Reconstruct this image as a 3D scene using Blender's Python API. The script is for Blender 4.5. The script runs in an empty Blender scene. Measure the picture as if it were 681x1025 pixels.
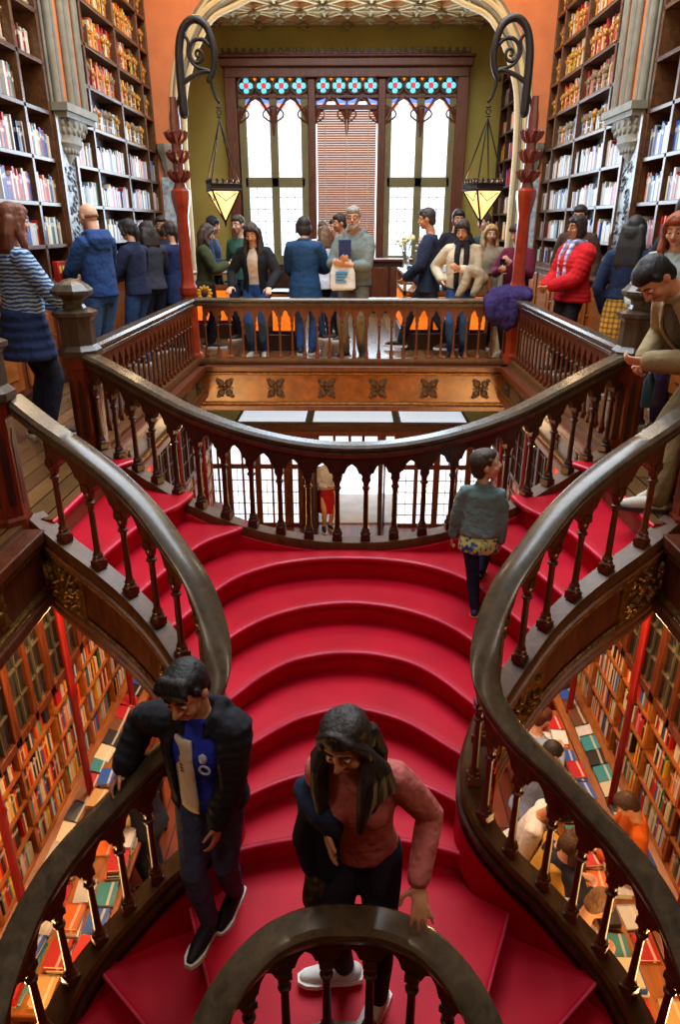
import bpy, math, random
from mathutils import Vector, Matrix
random.seed(7)
PI = math.pi
scene = bpy.context.scene
COL = scene.collection
R = math.radians

# ------------------------------------------------------------------ helpers
class MB:
    """collects vertices and faces, then links them as one mesh object"""
    def __init__(s):
        s.v, s.f, s.m, s.cur, s.col, s.c = [], [], [], 0, [], None
    def add(s, vs, fs):
        o = len(s.v)
        s.v += [tuple(p) for p in vs]
        for f in fs:
            s.f.append([i + o for i in f]); s.m.append(s.cur); s.col.append(s.c)
        return s
    def box(s, x0, x1, y0, y1, z0, z1):
        return s.add([(x0,y0,z0),(x1,y0,z0),(x1,y1,z0),(x0,y1,z0),(x0,y0,z1),(x1,y0,z1),(x1,y1,z1),(x0,y1,z1)],
                     [(0,3,2,1),(4,5,6,7),(0,1,5,4),(1,2,6,5),(2,3,7,6),(3,0,4,7)])
    def obox(s, c, ax, ay, az):
        c, ax, ay, az = Vector(c), Vector(ax), Vector(ay), Vector(az)
        vs = [c + ax*i + ay*j + az*k for k in (-1,1) for j in (-1,1) for i in (-1,1)]
        return s.add(vs, [(0,2,3,1),(4,5,7,6),(0,1,5,4),(1,3,7,5),(3,2,6,7),(2,0,4,6)])
    def lathe(s, prof, n=12, c=(0,0,0), phase=0.0, sx=1, sy=1):
        k = len(prof); vs = []
        for r, z in prof:
            for i in range(n):
                a = 2*PI*i/n + phase
                vs.append((c[0]+r*math.cos(a)*sx, c[1]+r*math.sin(a)*sy, c[2]+z))
        fs = [(j*n+i, j*n+(i+1)%n, (j+1)*n+(i+1)%n, (j+1)*n+i) for j in range(k-1) for i in range(n)]
        fs += [tuple(reversed(range(n))), tuple((k-1)*n+i for i in range(n))]
        return s.add(vs, fs)
    def rings(s, rings, cap=True):
        n = len(rings[0]); k = len(rings)
        vs = [p for r in rings for p in r]
        fs = [(j*n+i, j*n+(i+1)%n, (j+1)*n+(i+1)%n, (j+1)*n+i) for j in range(k-1) for i in range(n)]
        if cap: fs += [tuple(reversed(range(n))), tuple((k-1)*n+i for i in range(n))]
        return s.add(vs, fs)
    def tube(s, pts, rad, n=8, round_ends=True):
        pts = [Vector(p) for p in pts]
        rad = [rad]*len(pts) if isinstance(rad, (int, float)) else list(rad)
        if round_ends:
            d0 = (pts[0]-pts[1]).normalized(); d1 = (pts[-1]-pts[-2]).normalized()
            a, b, ra, rb = pts[0], pts[-1], rad[0], rad[-1]
            pts = [a+d0*ra*.95, a+d0*ra*.6] + pts + [b+d1*rb*.6, b+d1*rb*.95]
            rad = [ra*.3, ra*.8] + rad + [rb*.8, rb*.3]
        rs, u = [], None
        for i, p in enumerate(pts):
            t = (pts[min(i+1,len(pts)-1)] - pts[max(i-1,0)])
            t = t.normalized() if t.length > 1e-9 else Vector((0,0,1))
            if u is None:
                u = t.orthogonal().normalized()
            u = (u - t*u.dot(t))
            u = u.normalized() if u.length > 1e-6 else t.orthogonal().normalized()
            w = t.cross(u)
            rs.append([p + (u*math.cos(2*PI*k/n) + w*math.sin(2*PI*k/n))*rad[i] for k in range(n)])
        return s.rings(rs)
    def ell(s, c, r, n=14, k=9, M=None):
        rs = []
        for j in range(k):
            th = -PI/2 + PI*(j+.35)/(k-1+.7)
            rs.append([(r[0]*math.cos(th)*math.cos(2*PI*i/n), r[1]*math.cos(th)*math.sin(2*PI*i/n), r[2]*math.sin(th)) for i in range(n)])
        c = Vector(c)
        rs = [[(M @ Vector(p) if M else Vector(p)) + c for p in q] for q in rs]
        return s.rings(rs)
    def sweep(s, path, prof, closed=True, cap=True):
        """profile (lateral, vertical) along a path; lateral is horizontal, the rail stays upright"""
        path = [Vector(p) for p in path]; rs = []
        for i, p in enumerate(path):
            a, b = path[max(i-1,0)], path[min(i+1,len(path)-1)]
            t = Vector((b.x-a.x, b.y-a.y, 0)); t = t.normalized() if t.length > 1e-9 else Vector((0,1,0))
            lat = Vector((t.y, -t.x, 0))
            rs.append([p + lat*q[0] + Vector((0,0,q[1])) for q in prof])
        if closed: return s.rings(rs, cap)
        n = len(prof); vs = [p for r in rs for p in r]
        return s.add(vs, [(j*n+i, j*n+i+1, (j+1)*n+i+1, (j+1)*n+i) for j in range(len(rs)-1) for i in range(n-1)])
    def prism(s, poly, z0, z1):
        n = len(poly)
        vs = [(x,y,z0) for x,y in poly] + [(x,y,z1) for x,y in poly]
        return s.add(vs, [tuple(reversed(range(n))), tuple(range(n,2*n))] + [(i,(i+1)%n,n+(i+1)%n,n+i) for i in range(n)])
    def plate(s, poly, o, ax, ay, th):
        """polygon in the plane (ax, ay) through o, thickness th along the normal"""
        o, ax, ay = Vector(o), Vector(ax), Vector(ay); nn = ax.cross(ay).normalized()*th; n = len(poly)
        a = [o + ax*p[0] + ay*p[1] for p in poly]; b = [p + nn for p in a]
        return s.add(a+b, [tuple(reversed(range(n))), tuple(range(n,2*n))] + [(i,(i+1)%n,n+(i+1)%n,n+i) for i in range(n)])
    def build(s, name, mats, parent=None, smooth=35, bevel=0.0, loc=None, rotz=None):
        me = bpy.data.meshes.new(name)
        me.from_pydata(s.v, [], s.f)
        if not isinstance(mats, (list, tuple)): mats = [mats]
        for m in mats: me.materials.append(m)
        if len(mats) > 1: me.polygons.foreach_set('material_index', s.m)
        if any(c is not None for c in s.col):
            at = me.color_attributes.new('cover', 'FLOAT_COLOR', 'CORNER')
            buf = []
            for f, c in zip(s.f, s.col):
                buf += list((c or (1,1,1)) + (1.0,))*len(f)
            at.data.foreach_set('color', buf)
        me.update()
        if smooth:
            me.polygons.foreach_set('use_smooth', [True]*len(me.polygons))
            me.set_sharp_from_angle(angle=R(smooth))
        o = bpy.data.objects.new(name, me); COL.objects.link(o)
        if loc: o.location = loc
        if rotz is not None: o.rotation_euler = (0,0,rotz)
        if parent:
            o.parent = parent
            if loc is None and not parent.get('_local'):
                o.matrix_parent_inverse = Matrix.Translation(-Vector(parent.location))
        if bevel:
            b = o.modifiers.new('edge', 'BEVEL'); b.width = bevel; b.segments = 2; b.limit_method = 'ANGLE'; b.angle_limit = R(40)
        return o

def tag(o, label=None, cat=None, group=None, kind=None):
    if label: o['label'] = label
    if cat: o['category'] = cat
    if group: o['group'] = group
    if kind: o['kind'] = kind
    return o
def empty(name, loc, label=None, cat=None, group=None, kind=None, rotz=0, local=False):
    o = bpy.data.objects.new(name, None); COL.objects.link(o)
    o.location = loc; o.rotation_euler = (0,0,rotz); o.empty_display_size = .1
    if local: o['_local'] = 1
    return tag(o, label, cat, group, kind)
def copy_tree(root, loc, rotz=None, label=None, group=None, color=None):
    r = root.copy(); COL.objects.link(r); r.location = loc
    if rotz is not None: r.rotation_euler = (0,0,rotz)
    if label: r['label'] = label
    if group: r['group'] = group
    def rec(a, b):
        for ch in list(a.children):
            c = ch.copy(); COL.objects.link(c); c.parent = b; c.matrix_parent_inverse = ch.matrix_parent_inverse.copy()
            rec(ch, c)
    rec(root, r)
    return r

def catmull(P, n=8):
    P = [Vector(p) for p in P]; out = []
    for i in range(len(P)-1):
        a, b, c, d = P[max(i-1,0)], P[i], P[i+1], P[min(i+2,len(P)-1)]
        for k in range(n):
            t = k/n
            out.append(.5*((2*b) + (c-a)*t + (2*a-5*b+4*c-d)*t*t + (3*b-a-3*c+d)*t**3))
    out.append(P[-1]); return out
def arclen(P):
    L = [0]
    for a, b in zip(P, P[1:]): L.append(L[-1] + (Vector(b)-Vector(a)).length)
    return L
def at_len(P, L, s):
    s = min(max(s,0),L[-1])
    for i in range(len(L)-1):
        if s <= L[i+1] or i == len(L)-2:
            f = (s-L[i])/max(L[i+1]-L[i],1e-9); return P[i].lerp(P[i+1], f)
def resample(P, n):
    P = [Vector(p) for p in P]; L = arclen(P)
    return [at_len(P, L, L[-1]*i/(n-1)) for i in range(n)]
def mir(P): return [(-p[0],)+tuple(p[1:]) for p in P]

# ------------------------------------------------------------------ materials
MATS = {}
def lin(c):
    if isinstance(c, str):
        c = tuple(int(c[i:i+2],16)/255 for i in (0,2,4))
    return tuple(((x/12.92) if x <= .04045 else ((x+.055)/1.055)**2.4) for x in c[:3])
def newmat(name):
    m = bpy.data.materials.new(name); m.use_nodes = True
    nt = m.node_tree; b = nt.nodes['Principled BSDF']
    return m, nt, b
def nd(nt, t, **k):
    n = nt.nodes.new(t)
    for a, v in k.items():
        if a in n.inputs.keys(): n.inputs[a].default_value = v
        else: setattr(n, a, v)
    return n
def ramp(nt, fac, stops):
    r = nt.nodes.new('ShaderNodeValToRGB'); nt.links.new(fac, r.inputs[0])
    el = r.color_ramp.elements
    while len(el) < len(stops): el.new(.5)
    for e, (p, c) in zip(el, stops): e.position = p; e.color = tuple(c) + (1,)
    return r.outputs[0]
def plain(name, col, rough=.6, spec=.5, metal=0, bump=0, bscale=60, var=.12, vscale=4, emit=0, sheen=0, coat=0):
    if name in MATS: return MATS[name]
    m, nt, b = newmat(name); c = lin(col)
    b.inputs['Roughness'].default_value = rough; b.inputs['Metallic'].default_value = metal
    b.inputs['Specular IOR Level'].default_value = spec
    if coat: b.inputs['Coat Weight'].default_value = coat; b.inputs['Coat Roughness'].default_value = .15
    if sheen: b.inputs['Sheen Weight'].default_value = sheen
    tc = nd(nt, 'ShaderNodeTexCoord')
    no = nd(nt, 'ShaderNodeTexNoise', Scale=vscale, Detail=4.0); nt.links.new(tc.outputs['Object'], no.inputs['Vector'])
    nt.links.new(ramp(nt, no.outputs['Fac'], [(.3, [x*(1-var) for x in c]), (.7, [min(1,x*(1+var)) for x in c])]), b.inputs['Base Color'])
    if emit:
        b.inputs['Emission Color'].default_value = c + (1,); b.inputs['Emission Strength'].default_value = emit
    if bump:
        n2 = nd(nt, 'ShaderNodeTexNoise', Scale=bscale, Detail=3.0); nt.links.new(tc.outputs['Object'], n2.inputs['Vector'])
        bp = nd(nt, 'ShaderNodeBump', Strength=bump, Distance=.02); nt.links.new(n2.outputs['Fac'], bp.inputs['Height']); nt.links.new(bp.outputs[0], b.inputs['Normal'])
    MATS[name] = m; return m
def wood(name, c1, c2, rough=.35, scale=(3,3,.5), grain=6, bump=.06, coat=.0, spec=.5):
    """grain stretched along one axis"""
    if name in MATS: return MATS[name]
    m, nt, b = newmat(name)
    tc = nd(nt, 'ShaderNodeTexCoord'); mp = nd(nt, 'ShaderNodeMapping'); mp.inputs['Scale'].default_value = scale
    nt.links.new(tc.outputs['Object'], mp.inputs[0])
    no = nd(nt, 'ShaderNodeTexNoise', Scale=grain, Detail=8.0, Roughness=.62, Distortion=.6); nt.links.new(mp.outputs[0], no.inputs['Vector'])
    nt.links.new(ramp(nt, no.outputs['Fac'], [(.3, lin(c1)), (.72, lin(c2))]), b.inputs['Base Color'])
    b.inputs['Roughness'].default_value = rough; b.inputs['Specular IOR Level'].default_value = spec
    if coat: b.inputs['Coat Weight'].default_value = coat; b.inputs['Coat Roughness'].default_value = .12
    bp = nd(nt, 'ShaderNodeBump', Strength=bump*3, Distance=.01); nt.links.new(no.outputs['Fac'], bp.inputs['Height']); nt.links.new(bp.outputs[0], b.inputs['Normal'])
    MATS[name] = m; return m
def planks(name, c1, c2, rough=.25):
    m, nt, b = newmat(name)
    tc = nd(nt, 'ShaderNodeTexCoord'); mp = nd(nt, 'ShaderNodeMapping'); mp.inputs['Rotation'].default_value = (0,0,PI/2)
    nt.links.new(tc.outputs['Object'], mp.inputs[0])
    br = nd(nt, 'ShaderNodeTexBrick', Scale=1.0); br.inputs['Color1'].default_value = lin(c1)+(1,); br.inputs['Color2'].default_value = lin(c2)+(1,)
    br.inputs['Mortar'].default_value = lin('1a0f08')+(1,); br.inputs['Mortar Size'].default_value = .006
    br.inputs['Brick Width'].default_value = 1.8; br.inputs['Row Height'].default_value = .14
    nt.links.new(mp.outputs[0], br.inputs['Vector'])
    no = nd(nt, 'ShaderNodeTexNoise', Scale=5.0, Detail=6.0); nt.links.new(tc.outputs['Object'], no.inputs['Vector'])
    mx = nd(nt, 'ShaderNodeMix', data_type='RGBA', blend_type='MULTIPLY'); mx.inputs[0].default_value = .5
    nt.links.new(br.outputs['Color'], mx.inputs[6]); nt.links.new(ramp(nt, no.outputs['Fac'], [(.3,(.5,.5,.5)),(.7,(1,1,1))]), mx.inputs[7])
    nt.links.new(mx.outputs[2], b.inputs['Base Color']); b.inputs['Roughness'].default_value = rough
    MATS[name] = m; return m
def emitter(name, col, strength, base=None, noise=0):
    if name in MATS: return MATS[name]
    m, nt, b = newmat(name); c = lin(col)
    b.inputs['Base Color'].default_value = (lin(base) if base else c) + (1,)
    b.inputs['Emission Color'].default_value = c + (1,); b.inputs['Emission Strength'].default_value = strength
    b.inputs['Roughness'].default_value = .3
    if noise:
        tc = nd(nt, 'ShaderNodeTexCoord'); no = nd(nt, 'ShaderNodeTexNoise', Scale=noise, Detail=3.0); nt.links.new(tc.outputs['Object'], no.inputs['Vector'])
        nt.links.new(ramp(nt, no.outputs['Fac'], [(.35, [x*.55 for x in c]), (.65, c)]), b.inputs['Emission Color'])
    MATS[name] = m; return m
def fabric(name, col, col2=None, pat=None, rough=.85, scale=20, bump=.5):
    """cloth: plain, stripes, plaid, knit or a quilt"""
    if name in MATS: return MATS[name]
    m, nt, b = newmat(name); c = lin(col); c2 = lin(col2) if col2 else tuple(x*.75 for x in c)
    b.inputs['Roughness'].default_value = rough; b.inputs['Specular IOR Level'].default_value = .3
    tc = nd(nt, 'ShaderNodeTexCoord')
    no = nd(nt, 'ShaderNodeTexNoise', Scale=9.0, Detail=3.0); nt.links.new(tc.outputs['Object'], no.inputs['Vector'])
    fac = no.outputs['Fac']; stops = [(.3, [x*.8 for x in c]), (.7, c)]
    if pat in ('stripe', 'quilt'):
        w = nd(nt, 'ShaderNodeTexWave', Scale=scale, Distortion=5.0 if pat == 'stripe' else .3); w.bands_direction = 'Z'
        nt.links.new(tc.outputs['Object'], w.inputs['Vector']); hgt = w.outputs['Fac']
        if pat == 'stripe': fac = hgt; stops = [(.35, c), (.55, c2)]
    elif pat == 'plaid':
        fs = []
        for ax in ('X','Y','Z'):
            wv = nd(nt, 'ShaderNodeTexWave', Scale=scale*.45, Distortion=.3); wv.bands_direction = ax; nt.links.new(tc.outputs['Object'], wv.inputs['Vector'])
            fs.append(ramp(nt, wv.outputs['Fac'], [(.55,(0,0,0)),(.75,(.62,.62,.62))]))
        a1 = nd(nt, 'ShaderNodeMix', data_type='RGBA', blend_type='SCREEN'); a1.inputs[0].default_value = 1; nt.links.new(fs[0], a1.inputs[6]); nt.links.new(fs[2], a1.inputs[7])
        w = nd(nt, 'ShaderNodeMix', data_type='RGBA'); nt.links.new(a1.outputs[2], w.inputs[0]); w.inputs[6].default_value = c+(1,); w.inputs[7].default_value = c2+(1,)
    elif pat == 'blotch':
        v = nd(nt, 'ShaderNodeTexVoronoi', Scale=scale); nt.links.new(tc.outputs['Object'], v.inputs['Vector']); fac = v.outputs['Color']; stops = [(.35, c), (.5, c2)]
    if pat == 'plaid': nt.links.new(w.outputs[2], b.inputs['Base Color'])
    else: nt.links.new(ramp(nt, fac, stops), b.inputs['Base Color'])
    n2 = nd(nt, 'ShaderNodeTexNoise', Scale=14.0, Detail=2.0); nt.links.new(tc.outputs['Object'], n2.inputs['Vector'])
    bp = nd(nt, 'ShaderNodeBump', Strength=bump, Distance=.03)
    nt.links.new(hgt if pat == 'quilt' else n2.outputs['Fac'], bp.inputs['Height']); nt.links.new(bp.outputs[0], b.inputs['Normal'])
    MATS[name] = m; return m
def cover(name, attr):
    """book cloth: colour from the object (or from the mesh), with a pale title band across the spine"""
    m, nt, b = newmat(name)
    if attr:
        src = nd(nt, 'ShaderNodeVertexColor', layer_name='cover').outputs['Color']
    else:
        src = nd(nt, 'ShaderNodeObjectInfo').outputs['Color']
    b.inputs['Roughness'].default_value = .45
    nt.links.new(src, b.inputs['Base Color'])
    if not attr:
        tc = nd(nt, 'ShaderNodeTexCoord'); sp = nd(nt, 'ShaderNodeSeparateXYZ'); nt.links.new(tc.outputs['Object'], sp.inputs[0])
        a = nd(nt, 'ShaderNodeMath', operation='COMPARE'); a.inputs[1].default_value = .72; a.inputs[2].default_value = .07; nt.links.new(sp.outputs['Z'], a.inputs[0])
        mx = nd(nt, 'ShaderNodeMix', data_type='RGBA'); nt.links.new(a.outputs[0], mx.inputs[0]); nt.links.new(src, mx.inputs[6])
        inv = nd(nt, 'ShaderNodeMix', data_type='RGBA'); inv.inputs[0].default_value = .55; nt.links.new(src, inv.inputs[6]); inv.inputs[7].default_value = (.75,.7,.55,1)
        nt.links.new(inv.outputs[2], mx.inputs[7]); nt.links.new(mx.outputs[2], b.inputs['Base Color'])
    MATS[name] = m; return m

W_RAIL  = wood('polished_rail_wood', '382f24', '5a4c38', rough=.27, scale=(2,2,2), grain=7, coat=.12, bump=.03)
W_STR   = wood('brown_string_wood', '40260f', '68421f', rough=.45, scale=(3,3,1), grain=6)
W_RED   = wood('red_brown_carved_wood', '3e1b0d', '6e3619', rough=.38, scale=(4,4,.7), grain=6, bump=.08)
W_NEWEL = wood('reddish_newel_wood', '52180b', '8e3416', rough=.34, scale=(4,4,.7), grain=6, bump=.08)
W_DARK  = wood('dark_brown_wood', '24120b', '4a2616', rough=.36, scale=(4,4,.8), grain=5)
W_GREY  = wood('worn_grey_brown_wood', '3a3128', '5c5041', rough=.3, scale=(3,3,1), grain=7)
W_PANEL = wood('burl_panel_wood', '5a2e12', '94561f', rough=.35, scale=(1.5,1.5,1.5), grain=5, bump=.05)
W_MID   = wood('brown_shelf_wood', '3a2415', '6b4527', rough=.33, scale=(4,.8,4), grain=5)
W_ORNG  = wood('honey_shelf_wood', '7a4218', 'a8652a', rough=.4, scale=(4,.8,4), grain=5)
W_GILT  = plain('gilded_carving', '7a5420', rough=.35, metal=.55, bump=.6, bscale=40, var=.45, vscale=25)
W_CARVE = plain('dark_carving', '3b2613', rough=.4, bump=.5, bscale=40, var=.4, vscale=25)
CARPET  = plain('crimson_stair_carpet', 'b80a26', rough=.5, spec=.16, bump=.1, bscale=160, var=.10, vscale=3)
CARPETE = plain('nosing_highlight', 'dc4a66', rough=.28, spec=.6, var=.25, vscale=5)  # highlight along each nosing, painted in as a paler strip
IRON    = plain('black_iron', '2a2421', rough=.45, metal=.6, bump=.2, bscale=30)
OLIVE   = plain('olive_plaster', '9a8c40', rough=.75, var=.16, vscale=1.6, bump=.15, bscale=12)
CREAM   = plain('cream_moulding', 'cdb98c', rough=.6, var=.08)
GREYSTN = plain('grey_moulding', '7a7564', rough=.6, var=.2, vscale=8)
ORANGE  = plain('orange_plaster', 'cc7848', rough=.7, var=.1)
STONE   = plain('olive_stone_mullion', '6f6a45', rough=.6, var=.15)
PLANK   = planks('polished_floor_planks', '5a4026', '7d5a34', rough=.2)
PLANK2  = planks('ground_floor_planks', '6a2a10', '8a3c18', rough=.35)
GLASSW  = emitter('daylit_pane', 'e4eefc', 1.3)
BOOKM   = cover('book_cover', False)
BOOKV   = cover('book_cover_shelved', True)
PAPER   = plain('book_pages', 'e6dcc4', rough=.7, var=.06, vscale=40)
WHITE   = plain('white_paint', 'e8e6de', rough=.5, var=.04)
WORLD, SKYL, WINL, SHELFL, GALL, GRL, EXPO, NEARFILL = .45, 860, 280, 50, 45, 85, 0.25, 72
# ------------------------------------------------------------------ the setting
def struct(mb, name, mats, smooth=35, bevel=0, parent=None, label=None):
    o = mb.build(name, mats, parent, smooth=smooth, bevel=bevel)
    if not parent: o['kind'] = 'structure'
    return o
XL, XR = -3.35, 3.2          # fronts of the upper bookcases
YW = 15.0                    # window wall
GZ = -4.2                    # ground floor
b = MB()
b.box(-3.75,-1.9,-3,3.7,-.3,0).box(-3.75,-1.76,3.7,5.07,-.3,0).box(-3.75,-1.93,5.07,YW+.2,-.3,0)
b.box(1.9,3.65,-3,3.7,-.3,0).box(1.76,3.65,3.7,5.07,-.3,0).box(1.93,3.65,5.07,YW+.2,-.3,0)
b.box(-1.93,1.93,8.7,YW+.2,-.3,0).box(-1.9,1.9,-3,.25,-.3,0)
struct(b, 'floor', PLANK)
struct(MB().box(-3.75,3.65,-3,YW+.3,GZ-.2,GZ), 'floor_lower', PLANK2)
struct(MB().box(-3.95,-3.75,-3,YW+.3,GZ,6.6), 'wall_left', plain('ochre_wall','7c4a26',rough=.7))
struct(MB().box(3.65,3.85,-3,YW+.3,GZ,6.6), 'wall_right', plain('ochre_wall','7c4a26'))
struct(MB().box(-3.75,3.65,YW+.1,YW+.3,-2.0,6.6).box(-3.75,3.65,YW+.1,YW+.3,GZ,-2.0), 'wall_far', OLIVE)
struct(MB().box(-3.75,3.65,-3.2,-3,GZ,6.6), 'wall_near', plain('ochre_wall','7c4a26'))
# ceiling: a skylight opening over the stairwell, closed elsewhere
b = MB()
b.box(-3.75,-2.3,-3,13.2,6.5,6.65).box(2.3,3.65,-3,13.2,6.5,6.65).box(-2.3,2.3,-3,-.5,6.5,6.65).box(-2.3,2.3,10.5,13.2,6.5,6.65)
struct(b, 'ceiling', CREAM)
b = MB()
for i in range(1,6): b.box(-2.3,2.3,-.5+i*1.83-.04,-.5+i*1.83+.04,6.5,6.62)
for x in (-.77,.77): b.box(x-.04,x+.04,-.5,10.5,6.5,6.62)
tr = struct(b, 'window_4', W_DARK)
# alcove ceiling with ribs and bosses in front of the window wall
CZ = 4.99
al = struct(MB().box(-3.75,3.65,13.3,YW+.2,CZ+.08,CZ+.2), 'ceiling_alcove', ORANGE)
b = MB()
def rib(p, q, w=.07, h=.1):
    p, q = Vector((p[0],p[1],CZ+.05)), Vector((q[0],q[1],CZ+.05)); d = (q-p); n = Vector((-d.y,d.x,0)).normalized()
    b.obox((p+q)/2, d/2, n*w, (0,0,h/2)); b.obox((p+q)/2-Vector((0,0,h*.55)), d/2, n*w*.45, (0,0,h*.25))
for k in range(-4,5):
    x = -.13 + k*.8
    rib((x,14.95),(x+.8,14.15)); rib((x,14.95),(x-.8,14.15)); rib((x,13.4),(x+.8,14.15)); rib((x,13.4),(x-.8,14.15)); rib((x+.4,14.95),(x+.4,13.4),.05)
rib((-3.3,14.97),(3.3,14.97),.12); rib((-3.3,14.15),(3.3,14.15),.06)
b.build('rib', plain('cream_moulding','cdb98c'), al)
bo = MB()
for k in range(-4,5):
    for (dx, y) in ((0,14.9),(.8,14.15),(.4,14.55),(.4,13.75)):
        c = (-.13+k*.8+dx, y, CZ-.05)
        for i in range(6):
            a = i*PI/3; bo.ell((c[0]+.06*math.cos(a), c[1]+.06*math.sin(a), c[2]), (.05,.05,.035), 8, 5)
        bo.ell((c[0],c[1],c[2]-.03), (.05,.05,.05), 8, 5)
bo.build('ceiling_boss', plain('dusty_gilt','8c7a50',rough=.5), al)
# arch between the hall and the window alcove
ARCH = [(-3.1,0),(-3.1,2.75),(-3.05,3.5),(-2.93,4.06),(-2.75,4.45),(-2.5,4.78),(-2.1,5.05),(-1.4,5.32),(-.07,5.5)]
ARCH = ARCH + [(-.14-x,z) for x,z in reversed(ARCH[:-1])]
b = MB()
n = len(ARCH)
for (Y0, Y1) in ((13.12,13.42),):
    top = [(max(-3.75,min(3.65,x*1.6)), max(z,6.5) if 0 < i < n-1 else z) for i,(x,z) in enumerate(ARCH)]
    out = []
    for i,(x,z) in enumerate(ARCH):
        if z < 3: out.append((-3.75 if x < 0 else 3.65, z))
        else: out.append((max(-3.75,min(3.65,x*1.25)), 6.5))
    vs = [(x,Y0,z) for x,z in ARCH]+[(x,Y0,z) for x,z in out]+[(x,Y1,z) for x,z in ARCH]+[(x,Y1,z) for x,z in out]
    fs = []
    for i in range(n-1): fs += [(i,i+1,n+i+1,n+i),(2*n+i,3*n+i,3*n+i+1,2*n+i+1),(i,2*n+i,2*n+i+1,i+1)]
    b.add(vs, fs)
ar = struct(b, 'wall_arch', ORANGE, smooth=0)
def arch_mould(off, r, y, mat, name):
    m = MB(); P = catmull([(x - math.copysign(off, x+.07) if abs(x+.07) > .3 else x, y, z + (off if z > 5 else off*.6 if z > 4 else 0)) for x,z in ARCH[1:-1]], 4)
    P = [Vector((P[0].x,y,0))] + P + [Vector((P[-1].x,y,0))]
    m.tube(P, r, 8, False); return m.build(name, mat, ar)
arch_mould(-.10,.05,13.1,CREAM,'arch_moulding'); arch_mould(-.17,.03,13.08,GREYSTN,'arch_moulding'); arch_mould(-.24,.045,13.1,CREAM,'arch_moulding')
arch_mould(-.02,.045,13.12,CREAM,'arch_moulding'); arch_mould(.07,.03,13.08,GREYSTN,'arch_moulding'); arch_mould(.14,.045,13.1,CREAM,'arch_moulding')
arch_mould(.24,.025,13.1,GREYSTN,'arch_moulding'); arch_mould(-.05,.03,13.35,CREAM,'arch_moulding')
for s in (-1,1):
    m = MB(); x = -3.17 if s < 0 else 3.03
    m.lathe([(.05,2.3),(.09,2.4),(.08,2.46),(.13,2.56),(.12,2.62),(.17,2.72),(.19,2.8),(.17,2.86)], 8, (x,13.1,0)); m.build('arch_capital', GREYSTN, ar)
    m = MB().box(x-.12,x+.12,13.02,13.2,0,2.35); m.build('arch_pier', plain('pale_floral_panel','9aa6ae',rough=.5,var=.5,vscale=14), ar)

# ------------------------------------------------------------------ staircase
SR = [(1.88,3.74,.02),(1.65,3.58,-.08),(1.42,3.45,-.18),(1.22,3.34,-.29),(1.05,3.23,-.41),(.90,3.10,-.54),(.755,2.96,-.68),(.66,2.82,-.83),(.62,2.68,-.97),
      (.665,2.57,-1.10),(.785,2.48,-1.23),(.94,2.41,-1.36),(1.07,2.34,-1.48),(1.20,2.26,-1.60),(1.31,2.14,-1.71),(1.39,1.98,-1.84),(1.43,1.75,-2.0),(1.44,1.4,-2.25),(1.44,.9,-2.6)]
SL = mir(SR)
REAR = [(-1.99,5.05,.06),(-1.72,4.87,-.01),(-1.4,4.67,-.12),(-1.08,4.52,-.24),(-.72,4.44,-.35),(-.36,4.43,-.43),(0,4.44,-.46)]
REAR = REAR + mir(reversed(REAR[:-1]))
US = [(-.60,.5,-2.8),(-.60,.9,-2.45),(-.60,1.2,-2.15),(-.565,1.44,-1.91),(-.47,1.63,-1.71),(-.32,1.75,-1.58),(-.16,1.80,-1.52),(0,1.81,-1.51)]
US = US + mir(reversed(US[:-1]))

stair = empty('staircase', (0,3,-1.53), 'grand double staircase with crimson carpet flaring from the curved landing', 'staircase')
NPROF = [(0,0),(.012,-.003),(.022,-.012),(.026,-.026),(.021,-.04),(.004,-.05),(-.012,-.055),(-.012,-.19),(-.012,-.3)]
def step(front, back, z, n=36, name='step', flip=False):
    """one carpeted step: tread between the two plan curves, rounded nosing and riser along the front"""
    F = resample(catmull([(x,y,0) for x,y in front], 6), n); B = resample(catmull([(x,y,0) for x,y in back], 6), n)
    rows = []
    for i in range(n):
        a, c = F[max(i-1,0)], F[min(i+1,n-1)]; t = (c-a).normalized(); o = Vector((t.y,-t.x,0))
        if o.dot(F[i]-B[i]) < 0: o = -o
        d = B[i]-F[i]
        row = [B[i]+Vector((0,0,z)), F[i]+d*.5+Vector((0,0,z)), F[i]+d*.12+Vector((0,0,z))]
        row += [F[i]+o*p+Vector((0,0,z+q)) for p,q in NPROF] + [B[i]+Vector((0,0,z-.3))]
        rows.append(row)
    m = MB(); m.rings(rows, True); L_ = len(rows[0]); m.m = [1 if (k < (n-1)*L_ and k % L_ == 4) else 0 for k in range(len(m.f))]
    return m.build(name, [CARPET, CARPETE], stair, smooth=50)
N = [ # nosings of the middle flight, from the child's side of the landing downwards
 [(-1.14,3.3),(-1.045,3.366),(-.93,3.66),(-.80,3.93),(-.64,4.10),(-.43,4.22),(-.2,4.275),(0,4.287)],
 [(-.96,3.12),(-.84,3.32),(-.72,3.57),(-.54,3.773),(-.32,3.905),(-.15,3.955),(0,3.972)],
 [(-.85,2.98),(-.77,3.06),(-.69,3.17),(-.55,3.38),(-.39,3.54),(-.2,3.625),(0,3.651)],
 [(-.77,2.84),(-.68,2.9),(-.57,2.99),(-.45,3.11),(-.31,3.225),(-.13,3.305),(0,3.325)],
 [(-.74,2.70),(-.66,2.74),(-.57,2.795),(-.455,2.875),(-.3,2.955),(-.14,2.998),(0,3.01)],
 [(-.78,2.50),(-.73,2.54),(-.6,2.6),(-.49,2.642),(-.26,2.694),(0,2.715)]]
N = [c + mir(reversed(c[:-1])) for c in N]
def ushift(c, d): return [(x*.97, y+d) for x,y in c]
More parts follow.
